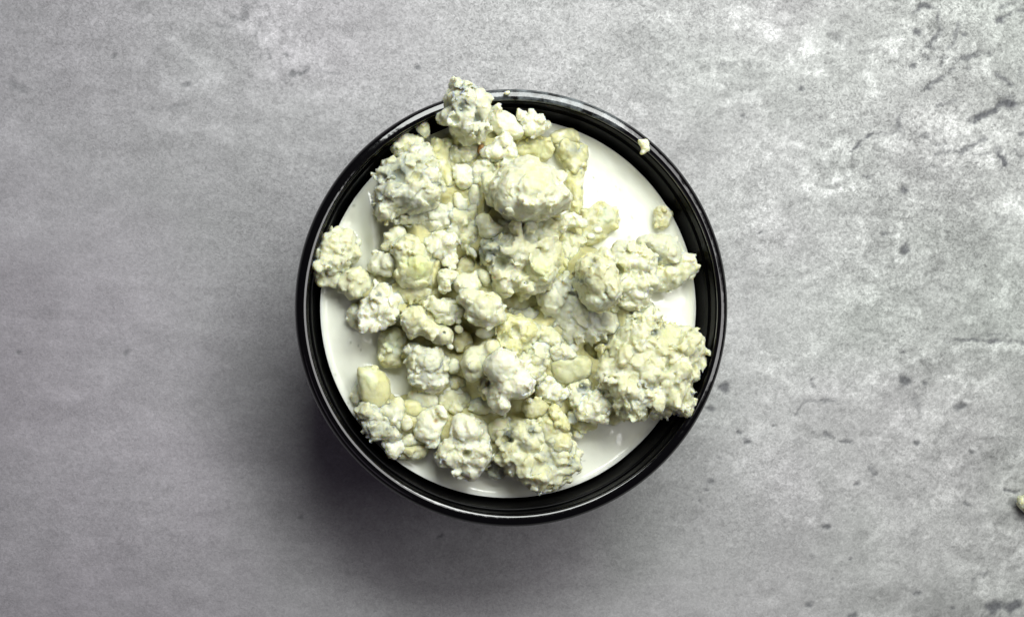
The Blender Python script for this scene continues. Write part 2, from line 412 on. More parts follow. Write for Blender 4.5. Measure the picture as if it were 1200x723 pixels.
# ------------------------------------------------------------------ the cup
CUPS = 1.026
def lathe(name, prof, m, parent, n=300, closed=True):
    P = np.array(prof, float)*np.array([CUPS, 1.0]); k = len(P)
    a = np.linspace(0, 2*np.pi, n, endpoint=False)
    v = np.stack([P[None, :, 0]*np.cos(a)[:, None]+CUPX, P[None, :, 0]*np.sin(a)[:, None]+CUPY, np.repeat(P[None, :, 1], n, 0)+RIM], 2).reshape(-1, 3)
    I = np.arange(n*k).reshape(n, k); J = np.roll(I, -1, 0)
    e = k if closed else k-1
    I2 = np.roll(I, -1, 1); J2 = np.roll(J, -1, 1)
    F = np.stack([I[:, :e].ravel(), I2[:, :e].ravel(), J2[:, :e].ravel(), J[:, :e].ravel()], 1)
    return new_mesh(name, v, F, m, loc=(CUPX, CUPY, 0), parent=parent), v
def chaikin(P, n=2, closed=True):
    P = np.array(P, float)
    for _ in range(n):
        Q = np.roll(P, -1, 0) if closed else P[1:]
        A = P if closed else P[:-1]
        R = np.stack([0.75*A+0.25*Q, 0.25*A+0.75*Q], 1).reshape(-1, P.shape[1])
        P = R if closed else np.concatenate([P[:1], R, P[-1:]])
    return P
cup = bpy.data.objects.new("plastic_cup", None); col.objects.link(cup)
cup.location = (CUPX*MM, CUPY*MM, 0); cup.empty_display_size = 0.01
tag(cup, "round glossy black plastic cup holding white dressing and cheese crumbles", "cup")
rim_prof = chaikin([(35.6, -1.1), (35.6, -0.34), (35.68, -0.19), (36.1, -0.04), (36.2, -0.01), (36.35, -0.03), (36.95, -0.12), (37.1, -0.20), (37.5, -0.65), (37.65, -1.1), (37.75, -2.0), (37.72, -3.4), (37.3, -3.4),
                    (37.2, -2.0), (36.8, -1.2), (36.2, -0.95)], 2)
rim, rv = lathe("rim", rim_prof, M_RIM, cup)
ang = np.degrees(np.arctan2(rv[:, 1]-CUPY, rv[:, 0]-CUPX))
sm = np.clip(1-np.abs(ang-80)/22, 0, 1)**0.6
float_attr(rim, "smear", np.clip(sm*1.3, 0, 1))
inner = [(36.15, -0.9), (35.52, -1.0), (35.45, -1.3), (35.25, -3.4), (35.2, -3.6), (34.92, -3.7), (34.9, -3.705), (34.895, -3.73), (34.2, -8), (32.2, -18), (30.0, -31.5), (28.6, -33.2)]
outer = [(29.0, -34.3), (30.6, -32.4), (32.9, -18), (34.7, -8), (35.2, -4.9), (36.0, -3.3), (36.15, -1.3)]
lathe("wall", chaikin(inner+outer, 1), M_WALL, cup)
def disc(name, r, z0, z1, m, parent, n=160):
    prof = [(0.01, z0), (r, z0), (r+0.25, z0-0.25), (r+0.25, z1), (0.01, z1)]
    return lathe(name, prof, m, parent, n, closed=False)[0]
disc("base", 28.7, -33.4, -34.9, M_WALL, cup)
foot = lathe("foot_ring", chaikin([(28.9, -34.2), (29.4, -34.2), (29.4, -34.97), (28.4, -34.97), (28.4, -34.5)], 1), M_WALL, cup)[0]

# ------------------------------------------------------------------ the cheese: traced crumbles
T = dict(a=(360, 90), b=(480, 90), c=(600, 90), d=(360, 190), e=(480, 190), f=(600, 190), g=(700, 190), h=(360, 290), i=(480, 290), j=(600, 290),
         k=(700, 290), l=(360, 390), m=(480, 390), n=(600, 390), o=(700, 390), p=(400, 470), q=(520, 480), r=(640, 490), z=(0, 0))
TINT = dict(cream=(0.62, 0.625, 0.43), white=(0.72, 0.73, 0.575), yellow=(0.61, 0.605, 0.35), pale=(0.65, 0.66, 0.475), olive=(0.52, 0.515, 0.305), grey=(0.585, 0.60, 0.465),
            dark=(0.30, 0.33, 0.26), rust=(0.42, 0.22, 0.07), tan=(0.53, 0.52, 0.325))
MOULD = np.array([0.17, 0.205, 0.19])
def to_px(t, pts):
    ox, oy = T[t]
    k = 1.0 if t == 'z' else 6.025
    P = np.array(pts, float)/k
    P[:, 0] += ox; P[:, 1] += oy
    return P
def poly_sdf(x, y, P):
    """positive inside"""
    best = np.full(x.shape, 1e9); ins = np.zeros(x.shape, bool)
    for i in range(len(P)):
        a = P[i]; b = P[(i+1) % len(P)]; ab = b-a
        t = np.clip(((x-a[0])*ab[0]+(y-a[1])*ab[1])/(ab@ab+1e-12), 0, 1)
        best = np.minimum(best, (x-a[0]-t*ab[0])**2+(y-a[1]-t*ab[1])**2)
        c = (a[1] > y) != (b[1] > y)
        ins ^= c & (x < (b[0]-a[0])*(y-a[1])/(b[1]-a[1]+1e-12)+a[0])
    d = np.sqrt(best)
    return np.where(ins, d, -d)

FOOT = []      # (polygon mm, top mm) of every crumble, for the settled mush below
GROUP = "blue cheese crumbles heaped in the cup"
def crumble(t, pts, top, label, tint='cream', rough=1.0, thick=None, lobes=(), pits=(), mould=(), spots=(), tilt=(0, 0), tilt_r=1.0, lump=1.0,
            cat="cheese crumble", name="cheese_crumble", parent=None, level=SAUCE, zbot=None, h=0.2, seed=None, flat=2.3, group=GROUP, foot=True, veins=(), grow=None):
    PX = to_px(t, pts)
    area_px = 0.5*abs(np.sum(PX[:, 0]*np.roll(PX[:, 1], -1)-np.roll(PX[:, 0], -1)*PX[:, 1]))
    size = math.sqrt(area_px)*S
    if parent is None: rough = (max(rough, 0.62) if tint in ('olive', 'tan', 'yellow', 'grey') else rough) if rough > 0.25 else 0.3
    th = thick if thick else max(1.1, 0.95*size)
    th = min(th, top+2.5) if zbot is None else th
    grow = grow if grow is not None else (0.0 if zbot is not None else min(0.5, 0.10*size))
    if thick is None and size > 5: th = min(max(th, 5), top+2.5)
    ztop = level+top; H = th/2; zmid = ztop-H
    gx, gy = at(PX[:, 0], PX[:, 1], zmid+0.35*H)
    P = chaikin(np.stack([gx, gy], 1), 1)
    if foot and parent is None and level == SAUCE: FOOT.append((P, top, th))
    sd = seed if seed is not None else (hash((round(PX[0, 0], 1), round(PX[0, 1], 1), 7)) % 997)
    big = size > 9
    h = 0.2 if big else (0.17 if size > 3 else 0.12)
    pad = 1.3 if size > 3 else 0.6
    lo = np.array([P[:, 0].min()-pad, P[:, 1].min()-pad, ztop-th-pad])
    hi = np.array([P[:, 0].max()+pad, P[:, 1].max()+pad, ztop+pad+1.2*lump*min(1, size/6)])
    n = np.ceil((hi-lo)/h).astype(int)+1
    ax = [lo[i]+h*np.arange(n[i]) for i in range(3)]
    X2, Y2 = np.meshgrid(ax[0], ax[1], indexing='ij')
    so = sd*3.17
    amp = min(1, size/5)
    ed = 0.42*max(rough, 0.5)*amp*fbm(X2, Y2, 0*X2+so, 1.3, 2)
    D2 = poly_sdf(X2, Y2, P) + ed + grow
    dm = max(D2.max(), 0.3)
    R = min(dm*0.92, max(2.6, dm*0.62))
    q1 = np.clip(R-D2, 0, None)/R
    cx, cy = P.mean(0)
    tr = fbm(X2+5, Y2, 0*X2+so+90, max(1.8, size*0.3), 2)*4
    tf = tr-np.floor(tr); tr = (np.floor(tr)+np.clip((tf-0.5)*3.5+0.5, 0, 1))/4
    zo = lump*rough*min(1.0, 0.11*th)*np.clip(tr, -1, 1)*1.1 + lump*(0.17*th*np.clip(fbm(X2, Y2, 0*X2+so+50, max(2.2, size*0.42), 2), -1, 1)) + (X2-cx)*tilt[0] + (Y2-cy)*tilt[1]
    Z = ax[2][None, None, :]
    zz = (Z-zmid-zo[..., None]*np.clip((Z-(ztop-th))/th, 0, 1))/H
    f = (min(R, H)*(1-(q1[..., None]**flat + np.abs(zz)**flat)**(1/flat))).copy()
    X = np.broadcast_to(X2[..., None], f.shape); Y = np.broadcast_to(Y2[..., None], f.shape); Zb = np.broadcast_to(Z, f.shape)
    for (u, v, r, dz) in lobes:
        q = to_px(t, [(u, v)])[0]; rr = r/6.025*S
        lx, ly = at(q[:1], q[1:], ztop+dz)
        fs = rr-np.sqrt((X-lx[0])**2+(Y-ly[0])**2+((Zb-(ztop+dz-rr*0.8))*0.9)**2)
        kk = 0.35
        hh = np.clip(0.5+0.5*(fs-f)/kk, 0, 1)
        f = f*(1-hh)+fs*hh+kk*hh*(1-hh)
    # loose granules stuck to the crumble, most of them round its broken edge
    rg = np.random.RandomState(int(sd*7) % 9999)
    ns = int(min(85, size*size*(0.42 if rough > 0.5 else 0.12)*max(0.6, rough)))
    ii = np.argwhere(D2 > -0.1); dd = D2[D2 > -0.1]
    if ns and len(ii):
        pr = np.exp(-np.clip(dd, 0, None)/(0.5*R))+0.12; pr /= pr.sum()
        for c_ in ii[rg.choice(len(ii), ns, p=pr)]:
            q = min(1, q1[c_[0], c_[1]])
            zt = zmid+H*(1-q**flat)**(1/flat)+zo[c_[0], c_[1]]
            rs = min(0.28*size, 0.32*math.exp(rg.normal(0.25, 0.42)))
            zt += rg.uniform(-0.5, 0.35)*rs
            k3 = [max(0, int(c_[0]-2.2*rs/h)), max(0, int(c_[1]-2.2*rs/h)), max(0, int((zt-lo[2]-2.2*rs)/h))]
            m3 = [min(n[i], k3[i]+int(4.4*rs/h)+2) for i in range(3)]
            if m3[2] <= k3[2]: continue
            sl = tuple(slice(k3[i], m3[i]) for i in range(3))
            qx = X[sl]-ax[0][c_[0]]; qy = Y[sl]-ax[1][c_[1]]; qz = Zb[sl]-zt
            rot = np.linalg.qr(rg.normal(size=(3, 3)))[0]; st = rg.uniform(0.75, 1.25, 3)
            e4 = sum(((rot[i, 0]*qx+rot[i, 1]*qy+rot[i, 2]*qz)*st[i])**4 for i in range(3))**0.25
            fs = rs*0.92-e4
            fo = f[sl]; hh_ = np.clip(0.5+0.5*(fs-fo)/0.16, 0, 1)
            f[sl] = fo*(1-hh_)+fs*hh_+0.16*hh_*(1-hh_)
    band = np.abs(f) < 1.5
    xb = X[band]+so; yb = Y[band]+so*0.7; zb = Zb[band]
    fb = f[band]
    wx = fbm(xb, yb, zb, 1.6, 2)*0.45
    xb = xb+wx; yb = yb-wx
    c1 = min(2.3, max(0.8, size*0.3))
    b1 = np.abs(fbm(xb, yb, zb, 2.6, 1))*2-0.55; b2 = np.abs(fbm(xb+31, yb, zb, 1.15, 1))*2-0.55; b3 = np.abs(fbm(xb, yb+31, zb, 0.55, 1))*2-0.55
    fb = fb + rough*min(1, size/4)*(0.23*facets(xb, yb, zb, c1*1.2) + 0.17*facets(xb+7, yb, zb, min(1.25, c1*.6)) + 0.06 + 0.32*b1*min(1, c1/1.6) + 0.20*b2 + 0.08*b3 + 0.06*fbm(xb, yb, zb, 0.5, 2, 0.6)) + 0.16*fbm(xb, yb, zb, 2.4, 2)
    f = f.copy(); f[band] = fb
    ptop = ztop
    for (u, v, r, dep) in pits:
        q = to_px(t, [(u, v)])[0]; rr = r/6.025*S
        lx, ly = at(q[:1], q[1:], ztop-0.15*th)
        col_ = np.argmin(np.abs(ax[0]-lx[0])), np.argmin(np.abs(ax[1]-ly[0]))
        zz_ = ax[2][np.where(f[col_[0], col_[1]] > 0)[0].max()] if (f[col_[0], col_[1]] > 0).any() else ztop
        nz = 0.3*rr*fbm(X, Y, Zb+so, 1.0, 2)
        fs = np.sqrt((X-lx[0])**2+(Y-ly[0])**2+((Zb-zz_)*rr/dep)**2)-rr+nz
        kk = 0.2
        hh = np.clip(0.5-0.5*(fs-f)/kk, 0, 1)*1.0
        f = f*(1-hh)+fs*hh-kk*hh*(1-hh)
    f[0] = f[-1] = -1; f[:, 0] = f[:, -1] = -1; f[:, :, 0] = f[:, :, -1] = -1
    V, Q = surface_nets(f, lo, h)
    # keep the largest connected lump
    lab = np.arange(len(V))
    for _ in range(60):
        mn = lab[Q].min(1); nl = lab.copy()
        np.minimum.at(nl, Q.ravel(), np.repeat(mn, 4)); nl = nl[nl]
        if (nl == lab).all(): break
        lab = nl
    u_, ct = np.unique(lab, return_counts=True); keepv = lab == u_[ct.argmax()]
    Q = Q[keepv[Q[:, 0]]]; mp = np.cumsum(keepv)-1; V = V[keepv]; Q = mp[Q]
    # light smoothing
    e = np.concatenate([Q[:, [0, 1]], Q[:, [1, 2]], Q[:, [2, 3]], Q[:, [3, 0]]])
    for it in range(2 if rough > 0.5 else 4):
        s = np.zeros_like(V); c = np.zeros(len(V))
        np.add.at(s, e[:, 0], V[e[:, 1]]); np.add.at(c, e[:, 0], 1)
        V = 0.6*V + 0.4*s/np.maximum(c, 1)[:, None]
    loc = (cx, cy, V[:, 2].min())
    waxy = rough < 0.5
    o = new_mesh(name, V, Q, M_WAXY if waxy else M_CHEESE, loc=loc, parent=parent)
    b = np.array(TINT[tint])
    vx, vy, vz = V[:, 0], V[:, 1], V[:, 2]
    n1 = fbm(vx+so, vy, vz, 3.2, 3)[:, None]; n2 = fbm(vx, vy+so, vz+20, 1.2, 3)[:, None]
    yel = np.clip(0.25+0.9*n1, 0, 1)
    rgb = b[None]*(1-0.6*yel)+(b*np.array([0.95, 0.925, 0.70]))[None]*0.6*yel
    wht = np.clip(n2*1.8, 0, 1)*(0.75 if not waxy else 0.2)
    rgb = rgb*(1-wht)+np.array([[0.78, 0.79, 0.655]])*wht*(1 if tint not in ('dark', 'rust') else 0.4)+rgb*wht*(0 if tint not in ('dark', 'rust') else 0.6)
    mo = np.zeros(len(V))
    for (u, v, r, s_) in mould:
        q = to_px(t, [(u, v)])[0]; rr = r/6.025*S
        lx, ly = at(q[:1], q[1:], ztop-0.2*th)
        dd = np.sqrt((vx-lx[0])**2+(vy-ly[0])**2)/rr
        mo = np.maximum(mo, 0.95*s_*np.clip(1.3-dd+1.3*n2[:, 0], 0, 1))
    speck = np.clip((fbm(vx, vy, vz+77+so, 0.8, 2)-0.52)*6, 0, 1)*0.12*(0 if waxy else 1)*(fbm(vx, vy, vz+so+5, 5, 2) > 0.12)
    mo = np.clip(np.maximum(mo, speck), 0, 1)[:, None]
    rgb = rgb*(1-mo)+MOULD[None]*mo
    for (u, v, r, c_) in spots:
        q = to_px(t, [(u, v)])[0]; rr = r/6.025*S
        lx, ly = at(q[:1], q[1:], ztop-0.2*th)
        dd = np.sqrt((vx-lx[0])**2+(vy-ly[0])**2)/rr
        m_ = np.clip(1.3-dd+0.5*n2[:, 0], 0, 1)[:, None]
        cc = np.array(c_)*(np.array([0.97, 1.04, 0.97]) if c_[2] > 0.2 else 1)
        rgb = rgb*(1-m_)+cc[None]*m_
    color_attr(o, "tint", rgb)
    if parent is None: tag(o, label, cat, group)
    for vn in veins:      # pockets of grey-green mould: small lumps bedded in the crumble
        u, v, r = vn
        q = to_px(t, [(u, v)]); lx, ly = at(q[:, 0], q[:, 1], ztop-0.2*th)
        near = np.hypot(vx-lx[0], vy-ly[0]) < max(0.5, r/6.025*S*0.6)
        zt = np.sort(vz[near])[-max(1, near.sum()//6)] if near.any() else ztop
        k = np.linspace(0, 2*np.pi, 9)[:-1]
        rj = np.random.RandomState(int(u+v)).uniform(0.65, 1.2, 8)
        crumble(t, [(u+r*rj[i]*math.cos(k[i])*1.25, v+r*rj[i]*math.sin(k[i])*0.8) for i in range(8)], zt-level+0.12, None, tint='dark', rough=0.8,
                thick=1.1, zbot=0, name="mould_vein", parent=o, level=level)
    return o

exec_list = []
C = crumble
# --- along the top of the cup
C('b', [(305,25),(350,30),(400,70),(440,110),(490,125),(530,160),(550,200),(545,260),(555,310),(550,370),(510,440),(420,430),(360,400),(310,370),(300,310),(250,310),(220,270),(250,190),(290,130),(320,70)], 11.5,
  "pointed cheese chunk propped over the black rim, its tip past the cup edge", tint='grey', thick=9.5, lobes=[(330,55,45,-2), (430,370,95,-2.6), (520,340,45,-3), (400,150,110,0.4), (500,230,70,0), (290,250,70,-1.5)], pits=[(355,225,24,1.0), (470,310,40,1.0), (320,310,30,1.2)], mould=[(360,225,40,.7), (300,200,60,.3), (470,300,30,.4)], veins=[(352,232,16)])
C('b', [(580,260),(610,225),(650,250),(710,275),(760,320),(795,380),(790,415),(735,430),(690,410),(640,410),(600,360),(575,310)], 7.2,
  "smooth white cheese slab under the dull smear on the rim", tint='white', rough=0.55, tilt=(0.05,0.1))
C('c', [(50,250),(90,245),(125,270),(150,245),(165,280),(210,275),(240,310),(240,370),(200,390),(170,415),(125,410),(85,380),(65,320)], 7.0,
  "knobbly white crumble with four bumps, below the rim beside the white slab", tint='white', lobes=[(85,290,38,0), (125,370,42,0.1), (150,280,28,-0.3), (210,330,36,-0.4)])
C('c', [(230,315),(255,310),(282,340),(262,365),(240,360)], 3.6, "tiny translucent grey crumb touching the knobbly white crumble below the rim", tint='grey', rough=0.4)
C('b', [(680,425),(720,450),(725,510),(755,550),(740,610),(700,625),(660,600),(600,570),(540,560),(520,535),(560,500),(620,470)], 9.0,
  "bright white three-cornered crumble beside the rust brown speck", tint='white', lobes=[(680,460,42,0.2), (700,540,50,0.3), (560,535,38,-0.6), (715,600,34,-0.3)])
C('b', [(482,505),(495,480),(520,465),(530,485),(515,520),(505,542),(485,535)], 6.2, "small rust brown crumb, the only one of that colour", tint='rust', rough=0.6, thick=2.5)
C('b', [(535,330),(575,320),(605,370),(640,415),(610,440),(560,450),(530,420),(520,380)], 4.2, "greyish yellow lump filling the gap between pointed chunk and white slab", tint='olive', rough=0.7)
C('b', [(285,520),(310,485),(370,470),(430,470),(490,480),(515,520),(500,570),(450,600),(390,620),(320,605),(280,570)], 5.6,
  "rounded cream cheese lump just below the pointed chunk on the rim", lobes=[(400,540,75,0.2), (330,560,50,-0.3)], mould=[(390,455,40,.5)])
C('b', [(160,470),(230,460),(300,450),(310,470),(270,540),(290,620),(310,700),(320,760),(290,800),(240,790),(215,700),(180,620),(150,550)], 5.4,
  "long lemon yellow cheese wedge lying next to the grey mouldy chunk", tint='yellow', rough=0.35, lump=1.4, lobes=[(190,520,40,-0.2), (275,480,30,-0.3)])
C('a', [(780,340),(825,295),(855,345),(860,400),(840,430),(800,400),(780,380)], 5.2, "tooth shaped white crumb poking up against the rim's thin highlight", tint='white', mould=[(845,405,22,.6)])
C('a', [(590,490),(640,440),(690,395),(740,410),(770,430),(810,440),(800,480),(750,500),(720,540),(650,550),(600,530)], 4.8,
  "cream crumble against the inner cup wall beside the tooth shaped crumb", tint='pale', lobes=[(690,450,55,0.2), (640,500,45,-.2)])
C('a', [(525,600),(560,590),(610,590),(640,620),(600,650),(540,645)], 3.2, "small flat white crumb at the edge of the dressing near the mouldy chunk", tint='white')
C('d', [(500,60),(560,20),(620,5),(680,-60),(760,-100),(830,-120),(880,-60),(920,40),(930,120),(960,160),(970,200),(940,240),(900,270),(840,320),(760,340),(680,335),(600,335),(590,400),(550,400),(500,350),(490,300),(500,220),(520,170),(525,110)], 10.4,
  "largest grey streaked mouldy chunk, beside the shiny patch of dressing", tint='grey', thick=8, lobes=[(620,190,90,0.5), (740,220,90,0.6), (860,220,80,0.3), (560,330,60,-1.5), (700,60,60,0.2), (800,-20,80,-0.5)],
  mould=[(640,90,90,.75), (560,110,50,.6), (470,290,36,.9), (720,330,90,.35), (940,160,26,.9), (600,240,50,.35), (800,0,40,.4)], pits=[(640,110,45,0.9), (770,110,40,1.0), (945,170,18,1.2)], spots=[(765,110,25,(0.496, 0.44, 0.24)), (625,310,20,(0.48, 0.432, 0.256))], veins=[(600,105,26), (475,295,18)])
C('d', [(810,70),(850,40),(910,60),(935,110),(900,145),(840,150),(800,110)], 11.3, "bright white nugget lodged in the top of the grey mouldy chunk", tint='white', rough=0.6, thick=4)
C('e', [(0,350),(80,340),(180,310),(270,290),(310,310),(290,360),(270,390),(265,440),(210,470),(190,510),(145,530),(120,490),(90,450),(40,430),(-20,440),(-80,430),(-90,380),(-40,360)], 6.6,
  "greyish cream ledge of cheese below the grey mouldy chunk", tint='grey', lobes=[(180,440,60,0), (240,360,60,0.2)], mould=[(30,350,70,.35)])
C('e', [(320,40),(380,20),(430,40),(450,90),(430,150),(380,190),(340,150),(325,100)], 7.0, "whitest crumbly cheese bit between lemon wedge and tall domed chunk", tint='white')
C('e', [(440,40),(500,0),(560,-20),(610,20),(620,60),(560,110),(520,150),(470,150),(440,110)], 7.4, "cream crumble with a grey dent, tucked behind the tall domed chunk", tint='pale', pits=[(520,110,18,.8)], mould=[(520,110,26,.6)])
C('e', [(420,170),(480,155),(515,180),(512,250),(495,320),(450,315),(430,260)], 6.6, "upright pale slice beside the narrow crack left of the domed chunk", tint='pale', rough=0.6)
C('e', [(520,140),(580,100),(600,200),(590,300),(560,370),(520,380),(510,300),(518,200)], 7.6, "thin greyish yellow flank of cheese leaning on the tall domed chunk", tint='olive', rough=0.6)
C('e', [(310,230),(350,215),(380,260),(410,310),(390,345),(330,325)], 6.9, "small bright white flake below the whitest crumbly bit", tint='white', rough=0.6)
C('e', [(280,370),(330,340),(400,345),(450,320),(490,330),(490,400),(480,470),(490,540),(450,580),(400,620),(360,600),(340,540),(300,510),(265,490),(290,460),(330,440)], 7.2,
  "cream crumble with ragged ledges between mouldy ledge and bright oval nugget", tint='pale', lobes=[(370,410,45,0.4), (330,380,45,0.2), (430,500,60,-.1)], pits=[(270,430,22,1.5)])
C('e', [(485,390),(520,370),(560,385),(590,440),(640,455),(655,480),(610,510),(590,535),(540,540),(510,520),(500,460),(480,430)], 11.0, "bright oval nugget perched over the dark gap at the heap's middle", tint='pale', rough=0.5, thick=5)
C('e', [(105,565),(150,550),(190,515),(250,505),(310,520),(335,570),(320,620),(335,680),(310,725),(270,730),(250,680),(190,660),(150,640),(140,590)], 8.4,
  "white rough crumble with a drooping tail, right of the lemon faced chunk", tint='white', lobes=[(180,600,50,0.2), (270,570,55,0.3), (290,690,38,-0.4)])
C('e', [(415,620),(440,605),(470,640),(475,675),(445,665)], 7.0, "tiny white bead at the lip of the dark gap", tint='white', rough=0.6)
C('e', [(120,660),(160,645),(185,690),(160,730),(120,725),(105,690)], 7.4, "small cream bead beside the drooping tail of the rough crumble", tint='pale')
# --- the tall chunks
C('e', [(560,170),(600,110),(650,60),(720,10),(800,-30),(870,-15),(930,15),(980,50),(1030,80),(1080,150),(1120,220),(1130,270),(1090,320),(1030,360),(960,390),(880,400),(800,400),(730,380),(680,340),(620,300),(570,260)], 19.5,
  "tall smooth domed cheese chunk, the highest point of the heap", tint='pale', rough=0.56, thick=16, flat=2.0, lump=1.5, lobes=[(860,180,190,0.6), (740,240,130,0.2), (1030,240,90,-0.8), (820,370,34,-2.2)], spots=[(880,120,90,(0.656, 0.64, 0.4))], mould=[(620,260,50,.3)])
C('e', [(600,530),(680,500),(700,420),(780,415),(860,430),(940,410),(1010,400),(1060,440),(1050,520),(1055,600),(1040,680),(1020,760),(990,830),(960,885),(900,905),(830,920),(750,900),(710,910),(660,945),(590,930),(590,870),(580,800),(570,720),(520,650),(510,560)], 12.5,
  "ragged cream chunk below the domed one, grey mould down one side", tint='cream', rough=1.0, thick=12, lobes=[(760,440,50,0.6), (860,460,60,0.6), (780,640,120,0.9), (930,760,120,0.2), (860,850,80,-1.2), (680,880,60,-2), (960,580,70,0)],
  mould=[(540,640,70,.85), (600,560,60,.8), (620,700,70,.5), (820,520,36,.4)], pits=[(640,720,50,1.6), (840,540,45,1.2)], spots=[(640,700,40,(0.44, 0.416, 0.272)), (900,760,90,(0.656, 0.64, 0.4))], veins=[(545,610,26), (610,545,20)])
C('f', [(310,430),(350,380),(420,360),(470,390),(515,440),(490,465),(430,440),(390,450),(360,500),(320,480)], 7.0, "crooked white crumble between domed chunk and the sunken two-dot nugget", tint='white')
C('f', [(300,540),(340,510),(380,470),(430,490),(480,530),(500,570),(480,640),(420,680),(380,720),(320,700),(290,640)], 4.4, "flaky cream crumble sunk in dressing right of the ragged chunk", tint='pale', lump=0.6)
C('j', [(280,20),(340,0),(370,60),(400,130),(370,190),(310,200),(270,140)], 5.2, "yellowish crumb wedged between the ragged chunk and the yellow peak", tint='yellow')
C('c', [(270,420),(330,380),(420,370),(470,410),(480,470),(420,460),(350,485),(300,470)], 3.2, "flat olive tinted piece touching the dressing under the rim's dull smear", tint='olive', rough=0.4, lump=.6)
C('c', [(20,470),(80,430),(180,440),(250,450),(290,490),(270,560),(200,590),(110,590),(50,570)], 4.0, "soaked amber yellow piece behind the tall domed chunk", tint='olive', rough=0.35, spots=[(160,520,120,(0.528, 0.496, 0.288))])
C('c', [(320,480),(420,480),(520,480),(530,560),(490,620),(455,690),(420,700),(390,620),(340,560)], 3.6, "wet olive piece with grey mould spots beside bare dressing", tint='olive', rough=0.45, mould=[(430,525,45,.6), (500,490,25,.4)], spots=[(350,590,60,(0.48, 0.44, 0.24))])
C('f', [(420,10),(500,0),(490,100),(495,200),(490,300),(470,380),(430,330),(400,200),(385,100)], 3.4, "straight sided yellow strip along the domed chunk, dark dots on its edge", tint='yellow', rough=0.4, lump=.5, mould=[(495,185,14,.9), (470,375,14,.9), (485,80,10,.6)])
C('f', [(480,390),(550,350),(600,310),(690,310),(740,370),(760,410),(720,470),(650,520),(580,570),(510,575),(490,510),(500,440)], 2.3, "sunken olive nugget alone in dressing, carrying two white dots", tint='olive', rough=0.45, spots=[(670,390,70,(0.576, 0.584, 0.448))])
C('f', [(525,520),(555,500),(585,515),(580,540),(545,545)], 2.9, "lower white dot on the sunken olive nugget", tint='white', rough=0.5, thick=1.4)
C('f', [(570,475),(600,455),(635,470),(630,495),(590,500)], 3.1, "upper white dot on the sunken olive nugget", tint='white', rough=0.5, thick=1.4)
C('g', [(420,330),(470,310),(510,330),(535,360),(510,400),(500,450),(450,470),(410,450),(415,390)], 2.6, "lone tan nugget stuck to the cup wall above the curled crumble", tint='tan', rough=0.7, spots=[(455,435,30,(0.56, 0.512, 0.32))])
# --- the cluster under the bright rim highlight
C('g', [(290,570),(340,530),(400,515),(460,530),(530,550),(590,600),(610,650),(580,690),(530,715),(480,720),(440,700),(430,650),(400,600),(350,590)], 5.6, "curled pale crumble below the lone tan nugget", tint='grey', rough=0.6, lobes=[(520,640,75,0.3), (380,560,40,-0.5)], mould=[(428,690,26,1.0), (350,575,20,.3)], pits=[(425,690,16,1.2)], veins=[(424,688,11)])
C('k', [(430,130),(480,120),(540,110),(600,60),(650,55),(690,80),(685,140),(650,190),(610,240),(540,280),(480,300),(420,290),(405,230),(410,180)], 5.2, "oblong cream lump reaching the cup wall below the curled crumble", tint='pale', rough=0.75, lobes=[(640,110,50,0.3), (520,190,75,0.3)], mould=[(520,280,60,.2)])
C('k', [(90,110),(100,50),(150,0),(220,-20),(290,10),(350,20),(400,70),(415,150),(400,200),(425,270),(380,310),(350,380),(290,440),(210,430),(140,400),(150,330),(140,240),(125,170)], 12,
  "knobbly pale chunk of several lobes between yellow peak and oblong lump", tint='pale', rough=0.8, thick=10, lobes=[(160,30,65,-0.5), (230,100,75,0.7), (340,100,80,0.3), (210,250,70,0.2), (310,330,60,-0.8), (380,250,45,-0.8)], pits=[(140,160,40,1.8), (285,190,16,0.6)], mould=[(150,10,60,.25), (380,310,40,.3)], spots=[(140,160,40,(0.56, 0.512, 0.24))])
C('j', [(500,120),(560,70),(640,40),(690,60),(700,120),(740,190),(770,290),(740,370),(690,420),(620,445),(560,410),(520,330),(490,260),(500,200)], 18.0,
  "tall pale yellow peak with a white foot, lower and narrower than the dome", tint='cream', rough=0.62, thick=15, flat=2.0, lobes=[(610,370,75,-1.2), (640,210,110,0.3), (550,130,60,-1.5)], mould=[(500,235,30,.8), (560,120,40,.3)], pits=[(500,240,18,.5)], spots=[(600,380,60,(0.672, 0.68, 0.56))])
C('j', [(215,340),(240,280),(300,210),(380,190),(440,160),(500,120),(540,280),(600,420),(720,430),(750,470),(760,560),(710,610),(660,620),(600,660),(560,670),(520,640),(470,650),(430,690),(350,630),(340,580),(250,500),(210,420)], 8.2,
  "broad grey beige chunk spreading under the yellow peak", tint='grey', rough=0.8, thick=8, lobes=[(310,360,110,0.6), (420,590,70,-1), (580,600,60,-1), (710,540,45,-0.5), (280,430,60,-0.6)], mould=[(460,230,60,.5), (640,500,70,.25)])
